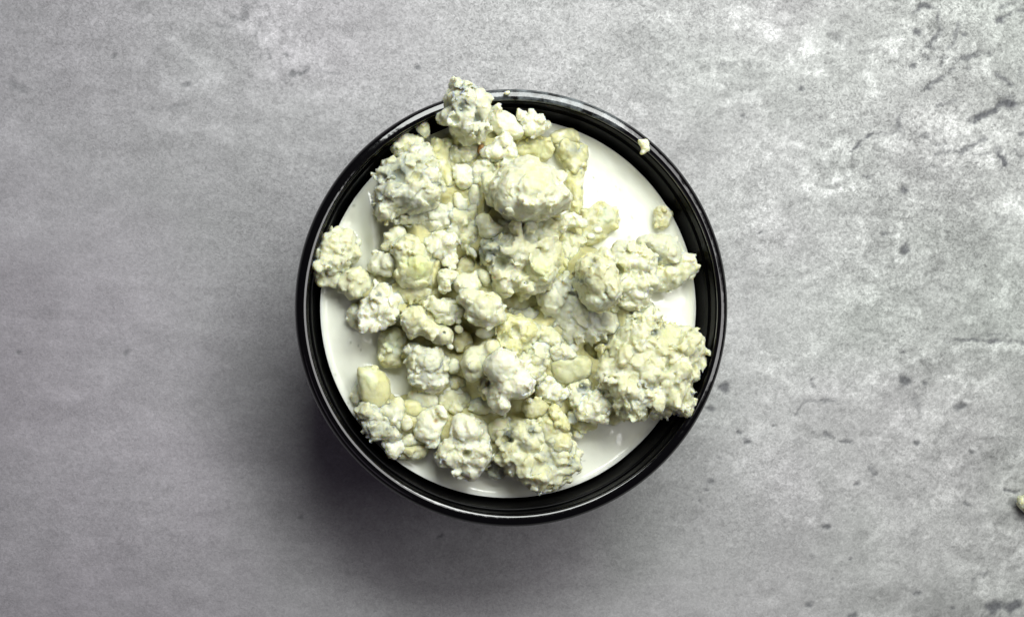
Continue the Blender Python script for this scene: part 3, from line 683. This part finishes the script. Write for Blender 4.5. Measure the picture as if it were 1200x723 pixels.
# --- big lower chunk by the dark wall
C('o', [(-10,260),(30,180),(50,110),(100,60),(150,0),(180,-50),(230,-120),(330,-180),(380,-190),(420,-130),(480,-70),(570,-30),(680,-20),(710,20),(745,50),(735,130),(745,200),(720,290),(665,370),(680,440),(680,510),(640,570),(590,550),(520,540),(480,580),(380,570),(330,600),(250,590),(200,600),(150,520),(100,460),(40,400),(0,330)], 11.5,
  "biggest cauliflower-like cheese chunk, leaning on the dark cup wall", tint='cream', rough=1.15, thick=12, lobes=[(230,410,85,1.2), (350,440,80,1.0), (430,490,65,0.6), (560,470,70,0.7), (630,520,50,0), (600,260,80,0.9), (640,100,85,0.4), (400,270,100,1.1), (220,180,80,0.8), (300,60,90,0.6), (470,120,90,0.9), (700,60,45,0), (80,260,70,-1.5)],
  mould=[(390,-5,36,.8), (460,-40,30,.6), (230,120,26,.4), (280,520,70,.35), (540,380,20,.5)], pits=[(535,375,26,.9), (470,240,22,0.8), (690,245,28,.9), (380,0,26,.8)], spots=[(690,250,26,(0.512, 0.464, 0.288)), (560,110,34,(0.576, 0.528, 0.336)), (480,-10,60,(0.64, 0.608, 0.384))], veins=[(385,0,20), (462,-45,14)])
C('n', [(470,80),(540,60),(600,70),(660,50),(680,90),(620,160),(580,205),(520,150)], 3.4, "sunken dark olive wedge in the gap beside the biggest chunk", tint='olive', rough=0.3, lump=.4)
C('n', [(270,200),(380,180),(480,170),(560,200),(550,270),(520,310),(440,320),(370,350),(310,310),(280,250)], 7.2, "smooth faced tan slab touching the biggest chunk", tint='olive', rough=0.22, lump=.5, flat=3, tilt=(0, 0.12), spots=[(420,240,160,(0.608, 0.584, 0.4))])
C('n', [(260,130),(300,80),(370,85),(440,140),(450,165),(380,180),(310,200),(280,160)], 8.0, "white arrowhead shaped crumble lying on the smooth tan slab's edge", tint='white', rough=0.7)
C('n', [(400,95),(430,70),(465,85),(468,120),(440,135),(410,125)], 7.0, "small white bead at the arrowhead crumble's tip", tint='white', rough=0.7)
C('n', [(180,370),(220,310),(260,295),(310,330),(350,370),(380,430),(350,470),(320,500),(260,480),(200,440),(175,400)], 6.6, "white crumbly cluster directly below the smooth tan slab", tint='white', lobes=[(260,330,34,0), (320,410,50,0.2), (230,390,45,0)], mould=[(190,330,40,.3)])
C('n', [(390,410),(410,350),(450,310),(520,310),(555,350),(550,400),(500,440),(490,490),(460,555),(430,520),(420,460),(385,430)], 6.4, "crooked crumble with a bluish patch below the tan slab's corner", tint='pale', lobes=[(420,410,40,0.1), (520,350,38,0.2)], mould=[(490,375,34,.75), (470,330,20,.5)], veins=[(488,372,13)])
C('n', [(540,420),(600,385),(640,400),(660,450),(690,500),(680,580),(640,630),(590,600),(550,600),(500,615),(470,580),(490,520),(510,460)], 7.2, "popcorn-like white crumble above bare dressing, left of the biggest chunk", tint='white', lobes=[(600,440,50,0.2), (590,540,55,0.2), (500,580,35,-0.6), (640,600,38,-0.5)])
# --- the middle of the heap
C('m', [(550,200),(590,150),(640,120),(690,140),(740,190),(790,250),(850,310),(870,370),(850,430),(780,450),(700,450),(690,530),(650,555),(600,520),(580,420),(600,350),(540,270)], 15,
  "bright white smooth boulder in the middle of the heap", tint='white', rough=0.55, thick=12, lobes=[(660,240,110,0.2), (780,360,90,0.2), (640,480,60,-2.5)], mould=[(560,185,20,.3)])
C('m', [(385,190),(420,130),(500,100),(570,60),(620,70),(640,100),(580,160),(550,230),(520,290),(470,330),(410,310),(385,250)], 10.5, "cream wedge with a raised end, leaning on the bright white boulder", tint='pale', rough=0.5, lobes=[(580,100,50,0.4), (440,220,70,0.2)], mould=[(450,270,30,.2)])
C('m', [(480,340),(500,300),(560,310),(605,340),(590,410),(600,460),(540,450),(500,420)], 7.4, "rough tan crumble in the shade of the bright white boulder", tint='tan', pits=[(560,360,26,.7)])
C('i', [(640,520),(700,490),(790,500),(850,530),(900,560),(890,640),(850,690),(830,710),(770,740),(720,740),(650,700),(630,620)], 9.6, "yellowish hollow-topped crumble above the bright white boulder", tint='yellow', lobes=[(690,690,36,-0.2), (680,560,60,0.2), (820,600,65,0.2)], pits=[(740,590,40,0.8)])
C('j', [(170,570),(220,560),(280,580),(330,620),(370,660),(340,700),(270,690),(210,680),(170,640)], 8.2, "cream lump between the hollow-topped crumble and grey beige chunk", tint='cream')
C('m', [(730,170),(790,150),(840,130),(870,90),(940,60),(990,80),(985,180),(950,260),(890,350),(850,300),(800,240),(750,200)], 8.6, "flaky pale crumble on the shoulder of the bright white boulder", tint='pale', lobes=[(900,160,70,0.3), (800,190,40,-.1)], mould=[(930,190,30,.3)])
C('i', [(355,340),(400,300),(470,310),(540,330),(600,330),(635,380),(645,440),(670,490),(630,530),(560,545),(480,535),(430,490),(420,430),(370,380)], 13.5, "potato shaped smooth cream nugget in the heap's middle", tint='pale', rough=0.55, thick=7.5, lobes=[(520,430,95,0.3), (400,350,50,-0.4), (620,440,45,-0.8)])
C('i', [(325,250),(360,205),(420,190),(470,210),(500,260),(480,300),(420,310),(350,315)], 10.8, "round cream nugget at the upper end of the potato shaped one", tint='pale', rough=0.6, thick=5.5)
C('i', [(470,180),(500,150),(545,170),(580,220),(560,270),(520,265),(490,230)], 10.0, "small egg shaped nugget below the dark gap", tint='pale', rough=0.45, thick=5)
C('i', [(215,170),(260,150),(320,180),(345,210),(320,250),(280,270),(255,320),(225,310),(205,230)], 9.0, "upright cream post of cheese left of the round nugget", tint='pale', rough=0.7, thick=6)
C('i', [(120,390),(160,340),(200,370),(280,375),(340,400),(375,450),(340,490),(310,540),(240,530),(180,480),(130,430)], 8.6, "wide cream crumble with a flat face, below the upright post", tint='pale', rough=0.8, lobes=[(240,440,75,0.1), (350,450,30,-0.4)])
C('i', [(325,500),(350,490),(370,520),(350,545),(325,535)], 7.8, "upper of two tiny grey beads hanging below the flat faced crumble", tint='white', rough=0.6)
C('i', [(320,560),(350,548),(378,575),(360,600),(325,590)], 7.4, "lower of two tiny grey beads hanging below the flat faced crumble", tint='white', rough=0.6)
C('i', [(-50,490),(-20,460),(40,440),(90,430),(110,480),(150,525),(200,565),(270,580),(300,620),(290,665),(240,668),(190,650),(130,610),(60,590),(30,635),(0,600),(-40,550)], 9.4,
  "bone shaped cream bar of cheese ending in a pinhole", tint='cream', rough=0.6, thick=5.5, lobes=[(20,500,75,0.2), (250,620,50,0.2)], pits=[(240,600,10,0.7)], mould=[(240,600,12,.8)])
C('i', [(262,680),(285,672),(312,700),(300,722),(270,712)], 7.6, "tiny white bead under the pinholed end of the bone shaped bar", tint='white', rough=0.6)
C('i', [(465,600),(520,570),(600,540),(650,550),(630,600),(550,640),(510,635)], 8.0, "white sliver peeking out under the potato shaped nugget", tint='white', rough=0.4)
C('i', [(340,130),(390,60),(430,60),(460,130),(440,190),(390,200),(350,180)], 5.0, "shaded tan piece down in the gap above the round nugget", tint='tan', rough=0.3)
C('i', [(640,360),(700,315),(760,300),(830,320),(930,310),(940,390),(880,430),(780,455),(700,460),(650,420)], 4.2, "smooth dark olive slab in the hollow under the ragged chunk", tint='olive', rough=0.2, lump=.4, flat=3)
C('i', [(680,470),(740,450),(820,430),(880,440),(910,490),(850,525),(760,490)], 5.2, "grey speckled crumb beneath the smooth dark olive slab", tint='grey', mould=[(780,470,60,.5)])
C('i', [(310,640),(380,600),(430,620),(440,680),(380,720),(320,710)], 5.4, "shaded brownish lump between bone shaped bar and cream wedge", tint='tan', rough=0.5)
# --- left side
C('h', [(600,0),(640,-40),(700,-75),(770,-70),(820,-20),(855,60),(880,130),(890,260),(820,275),(740,280),(680,270),(650,240),(630,180),(640,100)], 9.0, "lemon faced chunk with a flat yellow front, left of the rough crumble", tint='cream', rough=0.6, thick=7.5, spots=[(770,150,110,(0.64, 0.632, 0.336))], lobes=[(770,130,110,0.2), (680,50,60,-.2)])
C('h', [(640,270),(700,250),(780,265),(830,270),(880,290),(850,350),(800,370),(740,380),(680,370),(640,330)], 6.4, "glossy olive step at the foot of the lemon faced chunk", tint='olive', rough=0.5)
C('h', [(700,400),(760,385),(810,400),(830,450),(780,480),(720,470),(690,440)], 4.6, "dull grey lump between glossy olive step and bone shaped bar", tint='grey', rough=0.5)
C('d', [(550,570),(580,490),(630,450),(680,465),(690,510),(650,560),(610,610),(560,620),(520,600)], 5.6, "oval pale nugget beside the shiny dressing patch, above the lemon faced chunk", tint='pale', rough=0.6)
C('h', [(65,60),(80,20),(90,-30),(140,-80),(210,-110),(300,-110),(340,-60),(350,0),(330,60),(280,130),(220,155),(150,150),(100,140),(70,100)], 5.8, "fluffy white crumble farthest towards the thin rim highlight", tint='pale', lobes=[(200,-30,90,0.3), (130,80,60,-.1), (250,70,70,0.2)], mould=[(160,110,30,.3), (330,60,30,.4)])
C('h', [(30,170),(60,150),(120,165),(220,165),(230,210),(215,270),(140,265),(80,255),(45,215)], 4.4, "small oblong crumble bridging to the cup wall under the fluffy one", tint='pale', rough=0.8)
C('h', [(230,220),(290,180),(380,165),(430,180),(440,240),(460,290),(400,340),(330,350),(280,320),(230,270)], 5.2, "squarish cream crumble at the edge of bare dressing", tint='cream', rough=0.8, lump=.6, lobes=[(340,220,80,0), (340,310,50,-0.3)])
C('h', [(440,130),(450,90),(500,40),(550,60),(600,120),(605,180),(560,200),(520,175),(470,185)], 6.2, "grey tinged twin lump left of the lemon faced chunk", tint='grey', rough=0.8, lobes=[(480,130,38,0), (560,110,55,0.3)])
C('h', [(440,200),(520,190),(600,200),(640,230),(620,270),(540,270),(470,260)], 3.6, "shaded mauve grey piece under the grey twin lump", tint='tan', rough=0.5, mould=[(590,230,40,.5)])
C('h', [(370,460),(390,420),(420,360),(470,330),(490,280),(560,270),(600,320),(640,400),(640,480),(600,530),(540,550),(450,540),(440,575),(400,545),(370,500)], 7.6, "bushy white crumble with a hanging drip, below the grey twin lump", tint='white', lobes=[(530,430,85,0.3), (410,480,45,-0.4), (540,310,50,-.4)], mould=[(495,330,24,.8)], pits=[(490,335,15,1.0)])
C('h', [(280,470),(310,420),(360,400),(380,460),(380,520),(420,580),(360,570),(310,540)], 2.2, "grey soaked crumb half under dressing beside the bushy crumble", tint='grey', rough=0.4)
C('l', [(520,60),(560,0),(640,-20),(690,0),(690,90),(670,170),(640,230),(570,235),(520,180)], 3.8, "wet translucent block standing in dressing below the bushy crumble", tint='olive', rough=0.4, spots=[(600,80,90,(0.56, 0.56, 0.432))])
C('m', [(-10,130),(20,90),(100,100),(200,110),(260,160),(265,250),(255,330),(240,370),(180,395),(110,400),(50,370),(10,330),(30,290),(10,250),(0,180)], 7.2, "square layered greyish chunk under the bone shaped bar", tint='grey', rough=0.8, lobes=[(130,210,100,0.4), (140,310,90,-0.4), (40,310,40,-.8)], mould=[(20,345,24,.9), (160,290,40,.2)], veins=[(22,345,12)])
C('m', [(270,230),(300,180),(345,200),(355,250),(330,280),(280,275)], 6.2, "small round pale nugget between layered chunk and cream wedge", tint='pale', rough=0.5)
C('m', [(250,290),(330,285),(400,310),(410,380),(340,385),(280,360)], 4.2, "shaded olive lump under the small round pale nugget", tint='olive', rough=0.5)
C('l', [(370,270),(430,255),(500,275),(550,320),(580,390),(570,450),(530,500),(490,530),(440,500),(390,450),(375,370)], 5.4, "smooth yellow egg shaped piece standing alone in dressing", tint='yellow', rough=0.12, lump=.4, flat=2.6, spots=[(430,300,70,(0.68,0.68,0.50))])
C('l', [(325,390),(365,340),(390,430),(400,490),(350,500),(315,470)], 1.6, "grey soaked sliver beside the smooth yellow egg shaped piece", tint='grey', rough=0.4)
C('p', [(120,50),(170,15),(220,30),(270,70),(300,120),(350,150),(400,210),(430,250),(380,275),(330,270),(260,270),(200,250),(160,190),(140,130)], 5.4, "blue speckled crumble against the wall below the yellow egg shaped piece", tint='grey', rough=1.0, lobes=[(190,80,60,0.2), (370,230,50,0), (220,190,60,0)], mould=[(200,190,36,.55), (330,190,20,.8), (270,200,26,.5), (180,220,22,.5)], veins=[(325,195,10), (205,225,10)])
C('p', [(285,300),(330,280),(380,280),(425,295),(430,340),(400,395),(350,410),(320,370),(310,330)], 4.6, "white crumb hugging the wall just under the blue speckled crumble", tint='white', rough=0.9)
C('p', [(275,70),(330,20),(400,-20),(425,20),(440,60),(420,100),(430,170),(410,200),(350,140),(310,100)], 5.4, "cream triangle between yellow egg shaped piece and blue speckled crumble", tint='pale', rough=0.7, mould=[(345,22,20,.5)])
C('p', [(430,20),(470,-5),(550,0),(565,60),(530,110),(470,95),(440,70)], 4.4, "see-through yellow chip beside the cream triangle", tint='yellow', rough=0.15, lump=.4)
C('p', [(425,140),(460,95),(495,140),(500,180),(460,210),(430,190)], 5.8, "small cream nugget below the see-through yellow chip", tint='pale', rough=0.6)
C('p', [(530,210),(560,130),(600,80),(660,55),(720,70),(735,120),(720,190),(690,250),(650,280),(580,290),(540,260)], 6.0, "rounded white lump with a single orange dot on top", tint='white', rough=0.6, spots=[(665,140,17,(0.528, 0.32, 0.064))], pits=[(665,140,16,.5)], mould=[(600,180,30,.2)])
C('p', [(430,330),(480,300),(560,300),(620,310),(600,380),(520,410),(440,405),(400,390)], 3.2, "soaked yellowish piece at the dressing edge below the orange dotted lump", tint='olive', rough=0.4, lump=.5)
C('p', [(430,260),(480,230),(530,260),(530,300),(470,310),(430,320)], 3.8, "pale crumb between blue speckled crumble and orange dotted lump", tint='pale', rough=0.8)
C('m', [(0,430),(60,410),(150,410),(200,430),(205,500),(140,530),(60,520),(0,510)], 3.8, "flat cream plate of cheese under the square layered chunk", tint='white', rough=0.5, lump=.4)
C('m', [(210,450),(240,390),(300,370),(370,400),(430,450),(440,490),(390,520),(330,545),(270,560),(220,530)], 4.6, "soft cream lump above the fluffy cratered chunk", tint='cream', rough=0.55, mould=[(370,470,50,.35)])
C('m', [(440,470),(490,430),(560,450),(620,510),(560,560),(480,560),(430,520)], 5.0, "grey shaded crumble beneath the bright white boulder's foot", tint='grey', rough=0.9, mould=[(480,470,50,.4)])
# --- bottom of the heap
C('q', [(-40,300),(0,240),(40,150),(80,80),(150,50),(220,60),(280,110),(310,180),(300,250),(330,310),(310,380),(270,440),(230,490),(150,470),(80,430),(0,390),(-40,350)], 8.2, "fluffy white chunk with an oblong crater, near the lowest part of the rim", tint='white', rough=0.75, thick=7.5, lobes=[(60,330,80,-0.8), (230,350,80,-0.2), (170,150,110,0.5), (170,430,60,-1.2)], pits=[(155,305,34,1.6)], spots=[(155,310,28,(0.56, 0.52, 0.36))])
C('q', [(300,380),(340,340),(390,370),(440,420),(440,460),(380,485),(320,470),(295,430)], 3.6, "darkest grey green mouldy lump, wedged beside the cratered chunk", tint='dark', rough=0.7, spots=[(320,400,24,(0.14, 0.12, 0.08))])
C('q', [(340,90),(400,80),(450,60),(520,70),(600,80),(680,70),(720,110),(800,150),(860,200),(910,260),(950,330),(930,400),(880,470),(840,510),(780,560),(740,560),(720,570),(640,560),(590,520),(540,480),(460,460),(430,400),(385,380),(380,340),(370,270),(330,200),(350,140)], 8.0,
  "big blue grey veined chunk with a black hole, at the heap's lowest end", tint='cream', rough=1.0, thick=8.5, lobes=[(400,140,70,0.4), (530,170,85,0.5), (580,210,60,0.4), (470,290,80,0.2), (600,380,120,0.6), (820,350,80,-0.3), (690,530,55,-1.2), (820,480,50,-1.5), (400,350,40,-1.2), (620,250,80,0.5)],
  mould=[(430,200,50,.7), (610,145,34,.7), (480,120,40,.35), (740,350,80,.35), (560,240,40,.4), (880,270,30,.6), (920,380,40,.5), (780,540,40,.5)], pits=[(415,198,20,1.3), (440,207,22,1.5), (468,212,16,1.2), (575,40,20,1), (885,275,14,.8), (750,550,26,1.6)], spots=[(430,203,18,(0.12, 0.13, 0.1)), (458,210,14,(0.12, 0.13, 0.1))], veins=[(612,147,14), (395,195,13)])
C('q', [(650,110),(700,70),(760,60),(830,130),(890,190),(900,270),(850,290),(760,270),(700,200)], 8.6, "waxy yellow slab lying on the big veined chunk", tint='yellow', rough=0.3, thick=4, lump=.5)
C('n', [(270,540),(310,510),(360,570),(400,640),(410,690),(360,695),(300,640)], 8.8, "bright lemon sliver at the upper edge of the waxy yellow slab", tint='yellow', rough=0.5, thick=3)
C('n', [(80,500),(130,470),(220,490),(260,540),(200,590),(130,605),(90,570)], 7.6, "rounded olive nugget between bright white boulder and big veined chunk", tint='olive', rough=0.5, mould=[(90,560,26,.6)])
C('n', [(110,470),(130,458),(145,480),(130,500),(110,490)], 8.4, "tiny white bead on the rounded olive nugget", tint='white', rough=0.5)
C('n', [(400,560),(440,560),(470,600),(430,650),(400,620)], 4.6, "bluish green crumb between crooked crumble and bright lemon sliver", tint='grey', mould=[(420,600,60,.6)])
C('n', [(440,600),(520,620),(600,625),(590,680),(500,690),(440,680)], 2.6, "soaked olive piece under the popcorn-like white crumble", tint='olive', rough=0.4, lump=.5)
C('r', [(200,95),(230,85),(262,110),(258,145),(220,145),(195,125)], 2.4, "tiny glossy white bead at the dressing edge of the big veined chunk", tint='white', rough=0.5)
C('o', [(-20,560),(40,520),(120,540),(180,600),(140,640),(60,630),(0,610)], 1.4, "sunken shaded piece at the biggest chunk's foot in dressing", tint='olive', rough=0.4, lump=.4)
# --- strays
C('b', [(662,110),(685,95),(718,98),(712,122),(685,132),(665,124)], 1.3, "smallest lone crumb on the rim top beside the pointed chunk", tint='white', level=RIM, thick=1.5, zbot=0, rough=.7, group="stray cheese crumbs off the heap")
C('z', [(747,163),(752,164),(758,162),(762,167),(760,173),(758,180),(752,183),(749,179),(753,174)], 1.3, "two lobed stray crumb across the bright rim highlight", tint='white', level=RIM-0.15, thick=1.8, zbot=0, rough=.7, group="stray cheese crumbs off the heap")
C('z', [(1195,586),(1200,580),(1209,577),(1220,582),(1226,594),(1218,604),(1208,604),(1199,598)], 4.5, "stray cheese crumble on the bare table at the photo's edge", tint='grey', level=0.0, thick=4.6, zbot=0, group="stray cheese crumbs off the heap")

# ------------------------------------------------------------------ settled mush below the crumbles
def gauss(a, s):
    r = int(3*s)+1; k = np.exp(-0.5*(np.arange(-r, r+1)/s)**2); k /= k.sum()
    a = np.apply_along_axis(lambda v: np.convolve(v, k, 'same'), 0, a)
    return np.apply_along_axis(lambda v: np.convolve(v, k, 'same'), 1, a)
hh = 0.22
gx = np.arange(-38, 38, hh); gy = np.arange(-38, 38, hh)
GX, GY = np.meshgrid(gx, gy, indexing='ij')
CAPS = np.zeros_like(GX)-1; HT = np.zeros_like(GX); CNT = np.zeros_like(GX)
for P, top, th in FOOT:
    s = (GX > P[:, 0].min()) & (GX < P[:, 0].max()) & (GY > P[:, 1].min()) & (GY < P[:, 1].max())
    ii = np.argwhere(s)
    if not len(ii): continue
    d = poly_sdf(GX[s], GY[s], P)
    v = HT[s]; vv = np.where(d > 0, np.maximum(v, top*0.85 if top > 3 else 0.0), v); HT[s] = vv
    CNT[s] = np.where(d > 0, 1, CNT[s])
    CAPS[s] = np.where(d > 0.2, np.maximum(CAPS[s], top-1.0), CAPS[s])
cover = gauss(CNT, 5.4); cover2 = gauss(CNT, 14)
HB = gauss(HT, 5.4)/np.maximum(cover, 0.1)*np.clip(np.maximum(cover-0.47, cover2-0.56)*8, 0, 1)
HB = np.minimum(HB, 8.5) - 0.5
HB = np.where(CAPS > -0.5, np.minimum(HB, CAPS), HB)
zz = GX*0
HB += 0.5*(np.sqrt(np.clip(1-(worley(GX+zz+9, GY, zz+8, 0.95)/0.95)**2, 0, 1))-0.6) + 0.8*(np.sqrt(np.clip(1-(worley(GX+zz, GY, zz+3, 1.7)/0.95)**2, 0, 1))-0.6)+0.25*fbm(GX, GY, zz, 0.9, 3)
HB = np.where(np.maximum(cover-0.47, cover2-0.56) > 0, HB, -2.2)
hx, hy = at([563], [303], SAUCE+4)
HB = HB-6*np.exp(-((GX-hx[0])/0.8)**2-((GY-hy[0])/1.5)**2)     # the dark gap in the middle of the heap
rr = np.hypot(GX-CUPX, GY-CUPY)
HB = np.where(rr > 33.5, -3.0, HB)
I = np.arange(GX.size).reshape(GX.shape)
F = np.stack([I[:-1, :-1].ravel(), I[1:, :-1].ravel(), I[1:, 1:].ravel(), I[:-1, 1:].ravel()], 1)
HR = HB.ravel()
F = F[(HR[F].max(1) > -1.2)]
used = np.unique(F); mp = np.full(GX.size, -1); mp[used] = np.arange(len(used))
V = np.stack([GX.ravel(), GY.ravel(), HR+SAUCE], 1)[used]
mush = new_mesh("cheese_crumbs", V, mp[F], M_CHEESE, loc=(CUPX, CUPY, SAUCE-2))
n1 = fbm(V[:, 0], V[:, 1], V[:, 2], 3, 3)[:, None]*0.5+0.5
color_attr(mush, "tint", np.array([[0.56, 0.545, 0.31]])*(1-n1)+np.array([[0.48, 0.45, 0.21]])*n1)  # deep olive carries the warm shade between the chunks in its colour
tag(mush, "settled yellowish crumbs and mush between and beneath the larger chunks", "cheese crumbs", kind="stuff")

# ------------------------------------------------------------------ the dressing
def build_sauce():
    nr, na = 190, 420
    R0 = 34.35
    r = R0*np.linspace(0, 1, nr)**0.8; r[0] = 0.05
    a = np.linspace(0, 2*np.pi, na, endpoint=False)
    Rr, A = np.meshgrid(r, a, indexing='ij')
    x = (Rr*np.cos(A)+CUPX); y = (Rr*np.sin(A)+CUPY)
    z = 0.26*fbm(x, y, 0*x+31, 6, 3) + 0.09*fbm(x, y, 0*x+61, 2.0, 2)
    z += 0.55*np.exp(-((R0-0.35-Rr)/0.55))     # creeps up the wall
    # creeps up every crumble standing in it
    cov = gauss(CNT, 2.6)
    ix = np.clip(((x+38)/hh).astype(int), 0, len(gx)-1); iy = np.clip(((y+38)/hh).astype(int), 0, len(gy)-1)
    z += 1.1*np.clip(cov[ix, iy]*1.4, 0, 1)**1.6
    def hump(px, py, rx, ry, rot, hgt):
        cx, cy = at([px], [py], SAUCE); c, s = math.cos(rot), math.sin(rot)
        u = (x-cx[0])*c+(y-cy[0])*s; v = -(x-cx[0])*s+(y-cy[0])*c
        return hgt*np.exp(-((u/rx)**2+(v/ry)**2))
    z += hump(437, 270, 1.3, 5.5, 0.10, 2.3)+hump(428, 318, 1.0, 3.2, -0.5, 1.4)+hump(414, 246, 1.2, 1.4, 0, 0.5)+hump(437, 248, 0.8, 0.5, 0.4, 0.6)
    z += hump(388, 341, 1.2, 0.7, 0.3, 0.6)+hump(409, 352, 1.2, 0.8, -0.5, 0.6)+hump(424, 397, 1.6, 0.9, -0.7, 0.7)+hump(770, 358, 3, 1.6, 0.1, 0.5)+hump(512, 527, 1.0, 2.6, -0.5, 0.8)
    z += hump(527, 160, 3, 1.5, 0.3, 0.6)
    for bx, by in [(443, 260), (407, 264), (447, 222), (714, 508), (758, 167), (410, 402), (409, 489), (394, 352), (519, 509), (524, 508), (511, 523), (455, 427)]:
        z += hump(bx, by, 0.28, 0.28, 0, 0.26)
    sp = np.zeros_like(x)
    for bx, by, rad, s in [(695, 208, 1.3, .7), (701, 225, 1.3, .45), (708, 225, 1.6, .4), (722, 219, 1.6, .4), (726, 222, 1.2, .3), (718, 245, 1, .4), (732, 258, 1.4, .55), (741, 255, 1.6, .45), (703, 256, 1.2, .4), (737, 278, 2.2, .35),
                        (733, 230, 1, .4), (705, 245, 1, .3), (404, 257, 1.5, .55), (414, 242, 2, .45), (423, 411, 1.5, .6), (411, 401, 1.4, .5), (393, 440, 2.2, .3), (390, 446, 1.3, .4), (408, 471, 1.6, .9), (418, 480, 1.6, .9), (436, 238, 2.2, .6), (684, 540, 1, .3), (420, 405, 1.0, .5), (780, 372, 1, .3), (752, 232, 1, .3), (765, 262, 1.1, .35)]:
        cx, cy = at([bx], [by], SAUCE)
        sp = np.maximum(sp, min(1, s*1.5)*np.clip(1.3-np.hypot(x-cx[0], y-cy[0])/(rad*S)+0.5*fbm(x, y, 0*x, 0.5, 2), 0, 1))
    top = np.stack([x, y, z+SAUCE], 2)
    bot = np.stack([x*0.9, y*0.9, 0*z+SAUCE-12], 2)[-1:]
    ctr = np.zeros((1, na, 3)); ctr[..., 0] = CUPX; ctr[..., 1] = CUPY; ctr[..., 2] = SAUCE-12
    V = np.concatenate([top, bot, ctr*np.array(1.0)+np.stack([0.05*np.cos(a), 0.05*np.sin(a), 0*a], 1)[None]], 0)
    n = V.shape[0]; I = np.arange(n*na).reshape(n, na); J = np.roll(I, -1, 1)
    F = np.stack([I[:-1].ravel(), I[1:].ravel(), J[1:].ravel(), J[:-1].ravel()], 1)
    o = new_mesh("dressing", V.reshape(-1, 3), F, M_SAUCE, loc=(CUPX, CUPY, SAUCE-12))
    s_ = np.zeros((n, na)); s_[:nr] = sp
    float_attr(o, "speck", s_.ravel())
    tag(o, "white creamy dressing filling the black cup around the cheese", "dressing")
build_sauce()
